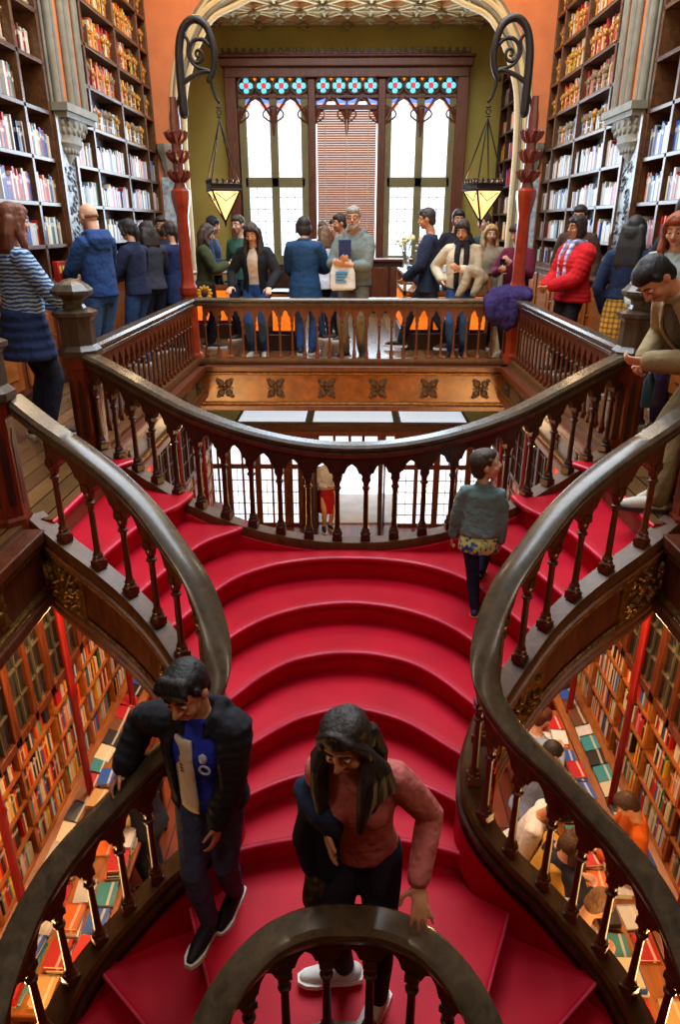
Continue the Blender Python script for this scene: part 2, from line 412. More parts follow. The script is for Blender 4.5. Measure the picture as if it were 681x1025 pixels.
# landing and middle flight
landback = [(-1.2,3.5),(-1.12,3.95),(-.9,4.25),(-.72,4.47),(-.5,4.47),(-.25,4.47),(0,4.47)]
landback = landback + mir(reversed(landback[:-1]))
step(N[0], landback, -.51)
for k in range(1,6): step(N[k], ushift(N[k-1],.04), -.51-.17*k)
# winding steps up to the gallery on each side
E0 = [(-1.775,3.70),(-1.765,3.8),(-1.76,4.2),(-1.74,4.62),(-1.62,4.86)]
E1 = [(-1.49,3.48),(-1.475,3.54),(-1.43,3.8),(-1.36,4.09),(-1.20,4.40),(-1.16,4.6)]
E2 = [(-1.255,3.37),(-1.235,3.46),(-1.12,3.85),(-.99,4.16),(-.80,4.36),(-.74,4.47)]
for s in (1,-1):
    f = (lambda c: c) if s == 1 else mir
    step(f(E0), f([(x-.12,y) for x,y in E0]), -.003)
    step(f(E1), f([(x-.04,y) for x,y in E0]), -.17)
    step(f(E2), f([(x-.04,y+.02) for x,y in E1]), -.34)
# lower landing and the two flights that turn down beside it
b = MB()
poly = [(-.82,2.52),(-.64,2.10),(-.5,1.66),(-.33,1.78),(-.16,1.82),(0,1.83)]; poly = poly + mir(reversed(poly[:-1]))
poly += [(.78,2.60),(.3,2.76),(0,2.78),(-.3,2.76),(-.78,2.60)]
b.prism(poly, -1.85, -1.535); b.build('landing', CARPET, stair)
BL = [(-.83,2.53),(-.816,2.5),(-.73,2.3),(-.63,2.08),(-.53,1.84),(-.44,1.62)]
S1 = [(-1.22,2.27),(-1.155,2.183),(-.93,1.99),(-.75,1.83),(-.55,1.62)]
S2 = [(-1.42,1.84),(-1.36,1.8),(-1.0,1.66),(-.6,1.44)]
S3 = [(-1.46,1.5),(-1.2,1.42),(-.6,1.22)]
S4 = [(-1.46,1.2),(-1.2,1.15),(-.6,.98)]
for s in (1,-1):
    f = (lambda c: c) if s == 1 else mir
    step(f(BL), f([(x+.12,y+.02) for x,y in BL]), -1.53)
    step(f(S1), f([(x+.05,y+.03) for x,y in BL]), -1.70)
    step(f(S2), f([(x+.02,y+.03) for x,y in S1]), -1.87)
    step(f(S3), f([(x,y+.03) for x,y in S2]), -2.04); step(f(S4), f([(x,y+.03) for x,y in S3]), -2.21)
    # rough red carpet up the inside of the outer string
    P = catmull(SR if s == -1 else SL, 6)
    m = MB(); lat = 1 if s == -1 else -1
    m.sweep(P, [(lat*.055,-.14),(lat*.072,-.15),(lat*.072,-.42),(lat*.055,-.42)]); m.build('carpet_skirting', CARPET, stair)
    m = MB(); m.sweep(P, [(lat*.05,-.06),(lat*.082,-.07),(lat*.082,-.10),(lat*.064,-.11),(lat*.064,-.135),(lat*.078,-.14),(lat*.078,-.155),(lat*.05,-.16)]); m.build('inner_moulding', W_DARK, stair)
# skirting below the rear curb
P = catmull(REAR, 6)
MB().sweep(P, [(.05,-.06),(.075,-.07),(.075,-.45),(.05,-.45)]).build('carpet_skirting', CARPET, stair)
MB().sweep(P, [(-.05,-.06),(.04,-.06),(.04,-.5),(-.05,-.5)]).build('string_board', W_DARK, stair)
# deep carved outer strings with gilt mouldings
for s, S in ((1,SR),(-1,SL)):
    P = catmull(S, 6); q = -s  # lateral sign of the outer face
    m = MB(); m.sweep(P, [(q*-.05,-.03),(q*.05,-.03),(q*.05,-.50),(q*-.05,-.50)]); sb = m.build('string_board', W_RED, stair)
    Pu = P[:46]
    for dz, r in ((-.10,.016),(-.135,.011),(-.40,.013),(-.44,.02),(-.49,.024)):
        m = MB(); m.tube([p + Vector((0,0,dz)) + (lambda t: Vector((t.y,-t.x,0)).normalized()*q*.055)(P[min(i+1,len(P)-1)]-P[max(i-1,0)]) for i,p in enumerate(Pu)], r, 6)
        m.build('moulding', W_GILT if dz in (-.135,-.40) else W_PANEL, sb)
    # soffit
    m = MB()
    # carved acanthus at both ends of the panel
    for i0, i1, big in ((3,9,1),(26,34,1)):
        m = MB(); ic = (i0+i1)//2; tt = (P[ic+1]-P[ic]).normalized(); oo = Vector((tt.y,-tt.x,0)).normalized()*q
        m.obox((P[i0]+P[i1])/2+oo*.048+Vector((0,0,-.27)), (P[i1]-P[i0])*.62, oo*.012, (0,0,.15))
        for k in range(34):
            i = random.uniform(i0,i1); a = P[int(i)].lerp(P[int(i)+1], i-int(i)); t = P[int(i)+1]-P[int(i)]; o = Vector((t.y,-t.x,0)).normalized()*q
            c = a + o*.055 + Vector((0,0,-.27+random.uniform(-.11,.11)))
            M = Matrix.Rotation(random.uniform(0,PI),3,o)
            m.ell(c, (.034,.028,.014) if abs(o.x) < .7 else (.02,.034,.014), 8, 5, M)
        m.build('carved_leaf_ornament', W_GILT, sb)
MB().sweep(catmull(US,6), [(-.05,-.02),(.05,-.02),(.05,-.42),(-.05,-.42)]).build('string_board', W_DARK, stair)
# undersides
for s, S in ():
    pts = [(s*1.9,3.7),(s*1.4,3.45),(s*1.05,3.25),(s*.72,2.9),(s*.3,3.2),(s*.4,4.4),(s*1.2,4.5),(s*1.9,5.0)]
    m = MB(); n = len(pts)
    zz = [-.42,-.55,-.75,-1.1,-1.1,-.85,-.6,-.42]
    vs = [(x,y,z) for (x,y),z in zip(pts,zz)] + [(x,y,z+.06) for (x,y),z in zip(pts,zz)]
    m.add(vs, [tuple(range(n)), tuple(range(n,2*n))] + [(i,(i+1)%n,n+(i+1)%n,n+i) for i in range(n)]); m.build('soffit', W_DARK, stair, smooth=0)
m = MB(); m.add([(-.8,2.5,-2.0),(.8,2.5,-2.0),(.7,2.9,-1.9),(.4,4.3,-1.25),(-.4,4.3,-1.25),(-.7,2.9,-1.9)], [(0,1,2,5),(5,2,3,4)]); m.build('soffit', W_DARK, stair, smooth=0)

# ------------------------------------------------------------------ railings
RAILPROF = [(-.055,-.095),(-.062,-.06),(-.05,-.045),(-.066,-.022),(-.058,-.004),(-.035,.004),(0,.007),(.035,.004),(.058,-.004),(.066,-.022),(.05,-.045),(.062,-.06),(.055,-.095)]
RAILPROF = [(-.045,-.095),(-.058,-.062),(-.046,-.05),(-.064,-.040),(-.066,-.018),(-.046,.0),(.046,.0),(.066,-.018),(.064,-.040),(.046,-.05),(.058,-.062),(.045,-.095)]
_bal = {}
def baluster_mesh(H, slim):
    key = (H, slim)
    if key in _bal: return _bal[key]
    b = MB(); k = slim
    b.box(-.032*k,.032*k,-.032*k,.032*k,0,.045)
    b.lathe([(.034*k,.045),(.036*k,.055),(.026*k,.068),(.03*k,.08),(.022*k,.095),(.019*k,.11),(.0165*k,H*.50),(.019*k,H*.535),(.028*k,H*.545),(.028*k,H*.56),(.019*k,H*.57),(.02*k,H*.6),(.03*k,H*.63),(.033*k,H*.645)], 10)
    b.box(-.028*k,.028*k,-.028*k,.028*k,H*.645,H*.70)
    b.box(-.022*k,.022*k,-.022*k,.022*k,H*.70,H-.085)
    _bal[key] = b; return b
def railing(name, label, path, stations, H=.71, slim=1.0, group=None, closed_posts=True, mat_b=W_RED, mat_r=W_RAIL, mat_s=W_STR, sub=6, arc0=.585, smoothpath=True, straight=False):
    P = catmull(path, sub) if smoothpath else [Vector(p) for p in path]
    L = arclen(P); tot = L[-1]
    root = empty(name, P[len(P)//2], label, 'railing', group)
    up = [p + Vector((0,0,H)) for p in P]
    MB().sweep(up, RAILPROF).build('handrail', mat_r, root, smooth=40)
    MB().sweep(P, [(-.06,-.07),(-.065,-.03),(-.055,0),(.055,0),(.065,-.03),(.06,-.07)]).build('bottom_rail', mat_s, root, smooth=30)
    proto = None; src = baluster_mesh(H, slim)
    for s in stations:
        p = at_len(P, L, s); q = at_len(P, L, s+.03) - at_len(P, L, s-.03); ang = math.atan2(q.y, q.x)
        if proto is None:
            o = src.build('baluster', mat_b, None, smooth=40); proto = o
        else:
            o = proto.copy(); COL.objects.link(o)
        o.parent = root; o.matrix_parent_inverse = Matrix.Translation(-Vector(root.location)); o.location = p - Vector((0,0,.004)); o.rotation_euler = (0,0,ang)
    # pointed arcade between the balusters
    m = MB(); n = 20
    for a, c in zip(stations, stations[1:]):
        if c - a > .6: continue
        cols = []
        for i in range(n+1):
            u = i/n; p = at_len(P, L, a+(c-a)*u); q = at_len(P, L, a+(c-a)*u+.02)-at_len(P, L, a+(c-a)*u-.02)
            t = Vector((q.x,q.y,0)).normalized(); o = Vector((t.y,-t.x,0))*.022
            w = abs(2*u-1)/.84
            rise = (math.sqrt(max(0,4-(1+w)**2))/1.732 - .16*math.exp(-((w-.58)/.12)**2)) if w < 1 else 0
            lo = H*arc0 + max(0,rise)*H*.215
            hi = H-.085
            cols.append([p+o+Vector((0,0,lo)), p+o+Vector((0,0,hi)), p-o+Vector((0,0,hi)), p-o+Vector((0,0,lo))])
        m.rings(cols)
    m.build('arcade', mat_b, root, smooth=25)
    return root
def even(path, spacing, sub=6, a=.12, e=.12):
    P = catmull(path, sub); t = arclen(P)[-1]; n = max(2, round((t-a-e)/spacing)+1)
    return [a+(t-a-e)*i/(n-1) for i in range(n)]
def near_len(path, pts, sub=6):
    P = catmull(path, sub); L = arclen(P); out = []
    for p in pts:
        i = min(range(len(P)), key=lambda k: (P[k]-Vector(p)).length); out.append(L[i])
    return out
for S, who in ((SR, 'the small child'), (SL, 'the boy in the black jacket')):
    st = near_len(S, S[1:17])
    lab = 'S-curved wooden railing sweeping down past '+who
    railing('stair_railing', lab, S, st, mat_b=W_RED)
railing('stair_railing', 'sagging curved wooden railing along the back of the red upper landing', REAR, even(REAR, .2), slim=1.05, mat_b=W_DARK)
railing('stair_railing', 'U-shaped wooden railing under the hand of the woman in pink', US, even(US, .17, a=.02, e=.02), slim=1.0, mat_b=W_DARK)
FZ = .06; GH = .72
pth = [(-1.93,8.74,FZ),(1.97,8.74,FZ)]
railing('gallery_railing', 'straight railing at the far side of the well below the bearded man', pth, [.1+i*(3.70/24) for i in range(25)], H=GH, slim=.8, smoothpath=False)
pth = [(-1.97,5.15,FZ),(-1.97,8.66,FZ)]
railing('gallery_railing', 'straight railing of the well beside the man in the blue hoodie', pth, [.1+i*(3.3/21) for i in range(22)], H=GH, slim=.8, smoothpath=False)
pth = [(2.0,5.15,FZ),(2.0,8.66,FZ)]
railing('gallery_railing', 'straight railing of the well beside the woman in the red puffer jacket', pth, [.1+i*(3.3/21) for i in range(22)], H=GH, slim=.8, smoothpath=False)
# newel posts
def newel(loc, label, rot=PI/8, drop=0):
    r = empty('newel_post', loc, label, 'newel post', 'newel posts')
    x, y, z = loc
    MB().lathe([(.125,-drop),(.125,.03),(.115,.05),(.112,.62),(.125,.64),(.13,.70),(.135,.72)], 8, loc, rot).build('shaft', W_NEWEL, r, smooth=20)
    MB().lathe([(.15,.72),(.155,.74),(.155,.765),(.13,.79),(.122,.80),(.122,.97),(.135,.99),(.158,1.005),(.158,1.03),(.10,1.055)], 8, loc, rot).build('capital', W_GREY, r, smooth=20)
    MB().lathe([(.085,1.05),(.07,1.08),(.075,1.11),(.12,1.135),(.148,1.155),(.148,1.175),(.11,1.215),(.04,1.25),(.01,1.255)], 8, loc, rot).build('finial', W_GREY, r, smooth=20)
    m = MB()
    for i in range(8):
        a = i*PI/4 + rot + PI/8; d = Vector((math.cos(a), math.sin(a), 0)); w = Vector((-d.y, d.x, 0))
        m.plate([(-.02,.12),(.02,.12),(.02,.5),(0,.56),(-.02,.5)], Vector(loc)+d*.100, w, (0,0,1), .008)
    m.build('panel', W_DARK, r, smooth=0)
    return r
newel((-1.99,5.07,0), 'octagonal newel post at the well corner by the man in the blue hoodie', drop=.15)
newel((2.03,5.07,0), 'octagonal newel post at the well corner by the auburn-haired woman', drop=.15)
newel((-2.0,3.68,0), 'octagonal newel post where the stair meets the gallery by the patterned sweater woman', drop=.1)
newel((1.99,3.74,0), 'octagonal newel post where the stair meets the gallery by the man in the tan jacket', drop=.1)
# gallery edge beams: carved fascias
def fascia(a, c, z0, z1, out, name, ndiv, mat=W_PANEL, orn=W_CARVE):
    """panelled beam from a to c (plan), outward normal out"""
    a, c, o = Vector(a+(0,)), Vector(c+(0,)), Vector(out+(0,)); d = c-a; t = d.normalized(); zm = (z0+z1)/2
    m = MB(); m.obox((a+c)/2+Vector((0,0,zm)), d/2, o*.05, (0,0,(z1-z0)/2)); r = struct(m, name, mat)
    for z, h, w in ((z1-.03,.035,.05),(z1-.09,.02,.03),(z0+.035,.035,.045),(z0+.09,.018,.025)):
        m = MB(); m.obox((a+c)/2+o*.055+Vector((0,0,z)), d/2, o*w, (0,0,h)); m.build('moulding', W_RED if h > .03 else W_GILT, r, bevel=.01)
    for k in range(ndiv):
        p = a + d*((k+.5)/ndiv) + o*.055 + Vector((0,0,zm)); m = MB()
        for i in (-1,1):
            for j in (-1,1):
                M = Matrix.Rotation(math.atan2(t.y,t.x),3,'Z')
                m.ell(p + t*i*.05 + Vector((0,0,j*.062)), (.05,.018,.05), 8, 5, M); m.ell(p + t*i*.085 + Vector((0,0,j*.1)), (.03,.014,.026), 8, 5, M)
        m.ell(p+o*.01, (.03,.03,.03), 8, 5); m.obox(p, t*.1, o*.008, (0,0,.012)); m.build('carved_leaf_ornament', orn, r)
    return r
fascia((-1.93,8.66),(1.93,8.66), -.58,-.02, (0,-1), 'trim_1', 6)
fascia((-1.93,5.1),(-1.93,8.66), -.42,-.02, (1,0), 'trim_2', 5, W_GREY)
fascia((1.93,5.1),(1.93,8.66), -.42,-.02, (-1,0), 'trim_3', 5, W_GREY)
fascia((-1.88,-1),(-1.88,3.62), -.50,-.03, (1,0), 'trim_4', 4, W_RED, W_GILT)
fascia((1.88,-1),(1.88,3.62), -.50,-.03, (-1,0), 'trim_5', 4, W_RED, W_GILT)
# ------------------------------------------------------------------ window wall
WX0, WX1 = -2.41, 2.11
m = MB(); m.box(WX0,WX1,YW-.02,YW+.1,0,4.55)
wf = struct(m, 'wall_window_surround', W_DARK)
m = MB(); m.box(WX0-.02,WX0+.2,YW-.16,YW,0,4.3).box(WX1-.2,WX1+.02,YW-.16,YW,0,4.3)
for x in (-.80,.52): m.box(x-.07,x+.07,YW-.16,YW,0,4.1)
m.box(WX0,WX1,YW-.18,YW,4.12,4.30); m.build('window_frame', W_RED, wf, bevel=.015)
m = MB(); m.box(WX0-.06,WX1+.06,YW-.26,YW,4.28,4.42).box(WX0-.1,WX1+.1,YW-.3,YW,4.42,4.47); m.build('cornice', W_RED, wf, bevel=.02)
m = MB()
for i in range(34):
    x = WX0 + .05 + i*(WX1-WX0-.1)/33
    m.tube([(x+.055*math.cos(a), YW-.2, 4.58-.07*math.sin(a)*1.2) for a in [PI*k/6 for k in range(7)]], .014, 5, False)
    m.box(x-.075,x-.05,YW-.24,YW-.16,4.47,4.56)
m.box(WX0,WX1,YW-.24,YW-.1,4.47,4.5); m.build('scalloped_crest', W_DARK, wf, smooth=30)
QR = emitter('ruby_glass','d8203c',.9); QC = emitter('turquoise_glass','58c8d8',.95); QO = emitter('amber_glass','f09a28',.9); QB = emitter('blue_glass','5c86e8',1.0); QP = emitter('rose_glass','e8a090',.8)
def tracery(x0, x1, nq, label_mat):
    """carved head of one bay: a row of quatrefoil lights above two pointed arches"""
    w = (x1-x0)/nq; g = MB(); zq = 4.0; y = YW-.1
    disc = {}
    for k in range(nq):
        cx = x0 + w*(k+.5)
        for nm, lst in (('r',[(0,0,.05)]),('c',[(.055,.055,.052),(-.055,.055,.052),(.055,-.055,.052),(-.055,-.055,.052)])):
            mm = disc.setdefault(nm, MB())
            for dx, dz, r in lst:
                a = PI/4; qx, qz = dx*math.cos(a)-dz*math.sin(a), dx*math.sin(a)+dz*math.cos(a)
                n = 10; mm.plate([(r*math.cos(2*PI*i/n), r*math.sin(2*PI*i/n)) for i in range(n)], (cx+qx, y+.01+(.0 if nm == 'r' else .012), zq+qz), (1,0,0), (0,0,1), .006)
        # ring frame
        R0 = w*.46
        g.tube([(cx+R0*math.cos(2*PI*i/20), y-.02, zq+min(R0,.15)*math.sin(2*PI*i/20)) for i in range(21)], .02, 6, False)
        mm = disc.setdefault('o', MB())
        if k: mm.plate([(-.05,.10),(.05,.10),(0,.035)], (x0+w*k, y+.02, zq+.04), (1,0,0), (0,0,1), .006)
    g.box(x0,x1,y-.03,y+.01,zq-.20,zq-.16)
    # two pointed arches with cusps
    hw = (x1-x0)/2
    for k in (0,1):
        a0 = x0+hw*k; cx = a0+hw/2; zs, za = 3.40, 3.80
        for sgn in (-1,1):
            pl = [(sgn*hw*.5*(1-t)**.62, zs+(za-zs)*t) for t in [i/8 for i in range(9)]] + [(0,3.86),(sgn*hw*.5,3.86)]
            g.plate(pl if sgn > 0 else pl[::-1], (cx,y+.045,0), (1,0,0), (0,0,1), .01)
            arc = [(cx+sgn*hw*.5*(1-t)**.62, y-.02, zs+(za-zs)*t) for t in [i/10 for i in range(11)]]
            g.tube(arc, .024, 6, False)
            cusp = [(cx+sgn*hw*(.5-.30*math.sin(PI*t)), y-.02, zs-.02+(za-zs-.1)*t) for t in [i/8 for i in range(9)]]
            g.tube(cusp, .016, 6, False)
            mm = disc.setdefault('b', MB()); mm.plate([(sgn*hw*.47,.06),(sgn*hw*.47,.34),(sgn*hw*.16,.40),(sgn*hw*.36,.20)], (cx, y+.015, zs), (1,0,0), (0,0,1), .006)
            mm = disc.setdefault('p', MB()); mm.plate([(sgn*hw*.44,.31),(sgn*hw*.10,.31),(sgn*hw*.25,.2)], (cx, y+.005, zs), (1,0,0), (0,0,1), .006)
    # pendants
    for cx, d in ((x0+hw,.42),(x0,.16),(x1,.16)):
        g.rings([[(cx+r*math.cos(2*PI*i/8), y-.02+r*.5*math.sin(2*PI*i/8), z) for i in range(8)] for r, z in ((.07,3.62),(.06,3.5),(.03,3.56-d*.5),(.035,3.52-d*.55),(.012,3.5-d*.8))])
    o = g.build('tracery', W_RED, wf, smooth=40)
    for nm, mt in (('r',QR),('c',QC),('o',QO),('b',QB),('p',QP)):
        if nm in disc: disc[nm].build('stained_glass', mt, wf, smooth=0)
tracery(-2.19,-.87,4,0); tracery(-.73,.45,4,0); tracery(.59,1.93,4,0)
MUL = plain('olive_stone_mullion','6f6a45')
def window(name, x0, x1):
    z0, z1, y = .95, 3.86, YW-.05
    root = empty(name, ((x0+x1)/2, y, z0)); root['kind'] = 'structure'
    m = MB(); xm = (x0+x1)/2
    for a in (x0, x1): m.box(a-.07,a+.07,y-.06,y+.03,z0,z1)
    m.box(xm-.075,xm+.075,y-.06,y+.03,z0,z1).box(x0,x1,y-.06,y+.03,2.28,2.46).box(x0,x1,y-.08,y+.03,z0-.1,z0+.08)
    m.build('window_frame', MUL, root, bevel=.012)
    for a, c in ((x0+.07,xm-.075),(xm+.075,x1-.07)):
        p = MB(); p.box(a,c,y+.0,y+.015,z0+.08,z1); p.build('pane', GLASSW, root, smooth=0)
        p = MB()
        for i in range(1,3): p.box(a+(c-a)*i/3-.006,a+(c-a)*i/3+.006,y-.012,y,z0+.08,2.28)
        for k in range(1,7): p.box(a,c,y-.012,y,z0+.08+k*.215-.006,z0+.08+k*.215+.006)
        for k in range(1,4): p.box(a,c,y-.012,y,2.46+k*.34-.003,2.46+k*.34+.003)
        p.build('lead_lattice', plain('window_lead','9aa0a0',rough=.5), root, smooth=0)
    return root
window('window_1', -2.12, -.94); window('window_2', .64, 1.86)
# middle light with a wooden venetian blind
root = empty('window_3', (-.14,YW-.05,.9)); root['kind'] = 'structure'
m = MB(); m.box(-.73,.45,YW-.035,YW-.025,.95,3.75); m.build('pane', emitter('daylit_pane_behind_blind','f0f2f4',1.3), root, smooth=0)
bl = empty('venetian_blind', (-.14,YW-.12,1.0), 'brown wooden venetian blind lowered over the middle window', 'blind')
m = MB(); 
for k in range(64):
    z = 1.02+k*.0405; m.obox((-.14,YW-.12,z), (.56,0,0), (0,.020,.0165), (0,.0012,-.0018))
m.build('slat', wood('blind_slat_wood','8a4e2a','b8763f',rough=.4,scale=(.6,4,4)), bl, smooth=0)
MB().box(-.71,.43,YW-.17,YW-.08,3.6,3.68).build('headrail', W_RED, bl, bevel=.008)
m = MB()
for x in (-.55,-.14,.27): m.box(x-.008,x+.008,YW-.143,YW-.140,1.0,3.6)
m.build('ladder_tape', plain('pale_tape','c9b79a'), bl, smooth=0)
m = MB().box(-2.3,2.0,YW-.12,YW,0,.86); 
for i in range(7): m.box(-2.2+i*.6,-1.7+i*.6,YW-.15,YW-.12,.12,.74)
m.build('panelling', W_DARK, wf, bevel=.01)

# ------------------------------------------------------------------ lantern posts and lanterns
LAMPG = emitter('glowing_lantern_glass','ffc878',2.2,noise=6)
for s, who in ((-1,'by the woman in the olive coat'),(1,'beside the woman in the burgundy sweater')):
    x0 = -2.0 if s < 0 else 1.98; y0 = 8.74; base = (x0,y0,0)
    r = empty('lantern_post', base, 'crocketed red lantern post with scroll bracket '+who, 'lantern post', 'lantern posts')
    MB().lathe([(.12,0),(.12,.1),(.095,.13),(.09,.8),(.105,.83),(.11,.9),(.09,.94),(.076,1.0),(.072,1.7),(.086,1.76),(.095,1.8),(.113,1.9),(.113,1.96),(.08,1.99)], 8, base, PI/8).build('shaft', plain('red_varnished_wood','8a2a10',rough=.3,var=.3,vscale=9,coat=.3), r, smooth=20)
    m = MB(); m.lathe([(.08,1.98),(.062,2.05),(.06,2.7),(.045,2.8),(.04,2.9)], 8, base, PI/8)
    for z in (2.12,2.32,2.52):
        for i in range(8):
            a = i*PI/4; m.tube([(x0+.05*math.cos(a),y0+.05*math.sin(a),z-.05),(x0+.1*math.cos(a),y0+.1*math.sin(a),z-.01),(x0+.125*math.cos(a),y0+.125*math.sin(a),z+.035),(x0+.1*math.cos(a),y0+.1*math.sin(a),z+.05)], [.03,.026,.022,.014], 6)
        m.lathe([(.06,z-.07),(.085,z-.03),(.07,z+.02)], 8, base, PI/8)
    m.build('crocket_shaft', plain('dark_red_carving','5a1d10',rough=.4,var=.3,vscale=20), r, smooth=40)
    d = -s
    def arm(pts, rad, name='scroll_bracket'):
        mm = MB(); P = catmull([(x0+d*(px+.08), y0, z) for px, z in pts], 8); mm.tube(P, [rad[0]+(rad[1]-rad[0])*i/(len(P)-1) for i in range(len(P))], 8); return mm.build(name, IRON, r, smooth=60)
    arm([(0.03,2.74),(.02,3.1),(.03,3.36),(.09,3.54),(.21,3.62),(.34,3.55),(.40,3.36),(.40,3.22),(.37,3.12),(.33,3.06)], (.05,.032))
    arm([(.04,3.03),(.14,3.09),(.28,3.14),(.35,3.13),(.36,3.02),(.39,2.91),(.43,2.85)], (.028,.018))
    sp = [(.23+.15*math.exp(-.2*t)*math.cos(t*1.0+.5), 3.30+.17*math.exp(-.2*t)*math.sin(t+.5)) for t in [i*.5 for i in range(22)]]
    arm(sp, (.022,.014)); arm([(.07,3.5),(.13,3.42),(.12,3.3),(.2,3.19),(.34,3.15)], (.018,.018)); arm([(.39,3.44),(.32,3.42),(.26,3.45)], (.02,.012))
    arm([(-.01,2.9),(-.05,2.8),(-.055,2.72)], (.02,.008))
    lx = x0+d*.50; m = MB()
    for k in range(3): m.tube([(lx+.025*math.cos(a), y0+(.025*math.sin(a) if k != 1 else 0), 2.80-k*.045+(0 if k != 1 else .025*math.sin(a))) for a in [2*PI*i/10 for i in range(11)]], .007, 5, False)
    # hanging lantern: an inverted glass pyramid under a crown
    L = empty('lantern', (lx,y0,1.60), 'glowing inverted pyramid lantern hanging '+who.replace('beside the','above the').replace('by the','above the'), 'lantern', 'hanging lanterns')
    rt = Matrix.Rotation(R(20),3,'Z'); top = [Vector((lx,y0,1.97)) + rt @ Vector((.185*math.cos(i*PI/2+PI/4)*1.25,.185*math.sin(i*PI/2+PI/4)*1.25,0)) for i in range(4)]
    tip = Vector((lx,y0,1.63)); g = MB(); fr = MB(); cr = MB()
    for i in range(4):
        a, c = top[i], top[(i+1)%4]; cen = (a+c+tip)/3; g.add([a.lerp(cen,.08), c.lerp(cen,.08), tip.lerp(cen,.08)], [(0,1,2)])
        fr.tube([a, tip], .012, 6); fr.tube([a, c], .016, 6); fr.tube([a+Vector((0,0,.06)), c+Vector((0,0,.06))], .014, 6); cr.plate([(0,0),(1,0),(1,.055),(0,.055)], a, c-a, (0,0,1), .006)
        for k in range(5):
            p = a.lerp(c, k/5); cr.tube([p+Vector((0,0,.06)), p+Vector((0,0,.085))], .013, 6); cr.ell(p+Vector((0,0,.10)), (.016,.016,.02), 6, 5)
        ch = MB(); q = Vector((lx,y0,2.69)); ch.tube([a+Vector((0,0,.06)), q], .008, 5); ch.build('chain', IRON, L)
        # ornamental tracing on the glass
        fr.tube([a.lerp(cen,.3), cen+(cen-Vector((lx,y0,cen.z)))*.02, c.lerp(cen,.3)], .006, 5)
    fr.tube([tip, tip-Vector((0,0,.05))], [.018,.006], 6); m.build('hook_link', IRON, L)
    g.build('glass', LAMPG, L, smooth=0); fr.build('frame', IRON, L, smooth=50); cr.build('crown', IRON, L, smooth=40)
    li = bpy.data.lights.new('lantern_glow','POINT'); li.energy = 9; li.color = (1,.72,.38); li.shadow_soft_size = .08
    lo = bpy.data.objects.new('lantern_glow', li); COL.objects.link(lo); lo.location = (lx,y0,1.99)

# ------------------------------------------------------------------ wall pilasters between the upper bays
FLORAL = plain('pale_floral_panel','9aa6ae')
tn = 6
for s in (-1,1):
    X = XL if s < 0 else XR; sg = -s
    def bx(m, a, c, y0, y1, z0, z1): m.box(min(X+sg*a,X+sg*c), max(X+sg*a,X+sg*c), y0, y1, z0, z1)
    m = MB(); bx(m,-.35,.05,8.76,9.66,2.83,6.5); r = struct(m, 'trim_%d'%tn, ORANGE); tn += 1
    m = MB()
    for (dx, yy, rr) in ((.05,8.78,.045),(.07,8.87,.028),(.08,9.11,.04),(.10,9.20,.05),(.08,9.29,.04),(.07,9.54,.028),(.05,9.64,.045),(.0,8.74,.02)):
        m.tube([(X+sg*dx,yy,2.86),(X+sg*dx,yy,6.5)], rr, 8, False)
    m.build('fluted_shaft', GREYSTN, r, smooth=60)
    m = MB(); bx(m,-.01,.17,8.72,9.72,2.78,2.86); bx(m,-.01,.14,8.76,9.68,2.72,2.78); 
    rr = []
    for z, hy, dx in ((2.74,.46,.13),(2.66,.42,.125),(2.56,.33,.11),(2.5,.30,.10),(2.47,.33,.115),(2.42,.27,.09),(2.36,.19,.07),(2.30,.12,.055),(2.24,.05,.03)):
        rr.append([(X+sg*dx*math.sin(PI*i/10)*1.0, 9.20-.5*(2.74-z)-hy*math.cos(PI*i/10), z) for i in range(11)] + [(X, 9.20-.5*(2.74-z)+hy, z), (X, 9.20-.5*(2.74-z)-hy, z)])
    m.rings(rr)
    for i in range(9):
        a = PI*(i+.5)/9
        for z, hy, dx in ((2.67,.42,.12),(2.60,.36,.115),(2.40,.22,.075)):
            m.ell((X+sg*dx*math.sin(a), 9.20-.5*(2.74-z)-hy*math.cos(a), z), (.022,.035,.045), 8, 5)
    m.build('corbel_capital', GREYSTN, r, smooth=40)
    m = MB(); bx(m,-.1,.03,8.66,9.12,0.95,2.72); m.build('floral_panel', FLORAL, r)
    m = MB(); bx(m,-.05,.06,8.62,8.68,.95,2.72); bx(m,-.05,.06,9.10,9.16,.95,2.72); m.build('panel_frame', W_MID, r)
    # scrolling foliage on the panel
    m = MB()
    for k in range(44):
        yy = 8.72+random.random()*.34; z = 1.02+(k%22)*.058; a = random.random()*6
        m.tube([(X+sg*.035, yy+.05*math.cos(a+t*.7), z+.05*math.sin(a+t*.7)*(.4+.1*t)) for t in range(6)], [.012,.014,.012,.01,.008,.006], 5)
    m.build('painted_foliage', plain('slate_foliage','56646e',rough=.5), r, smooth=60)

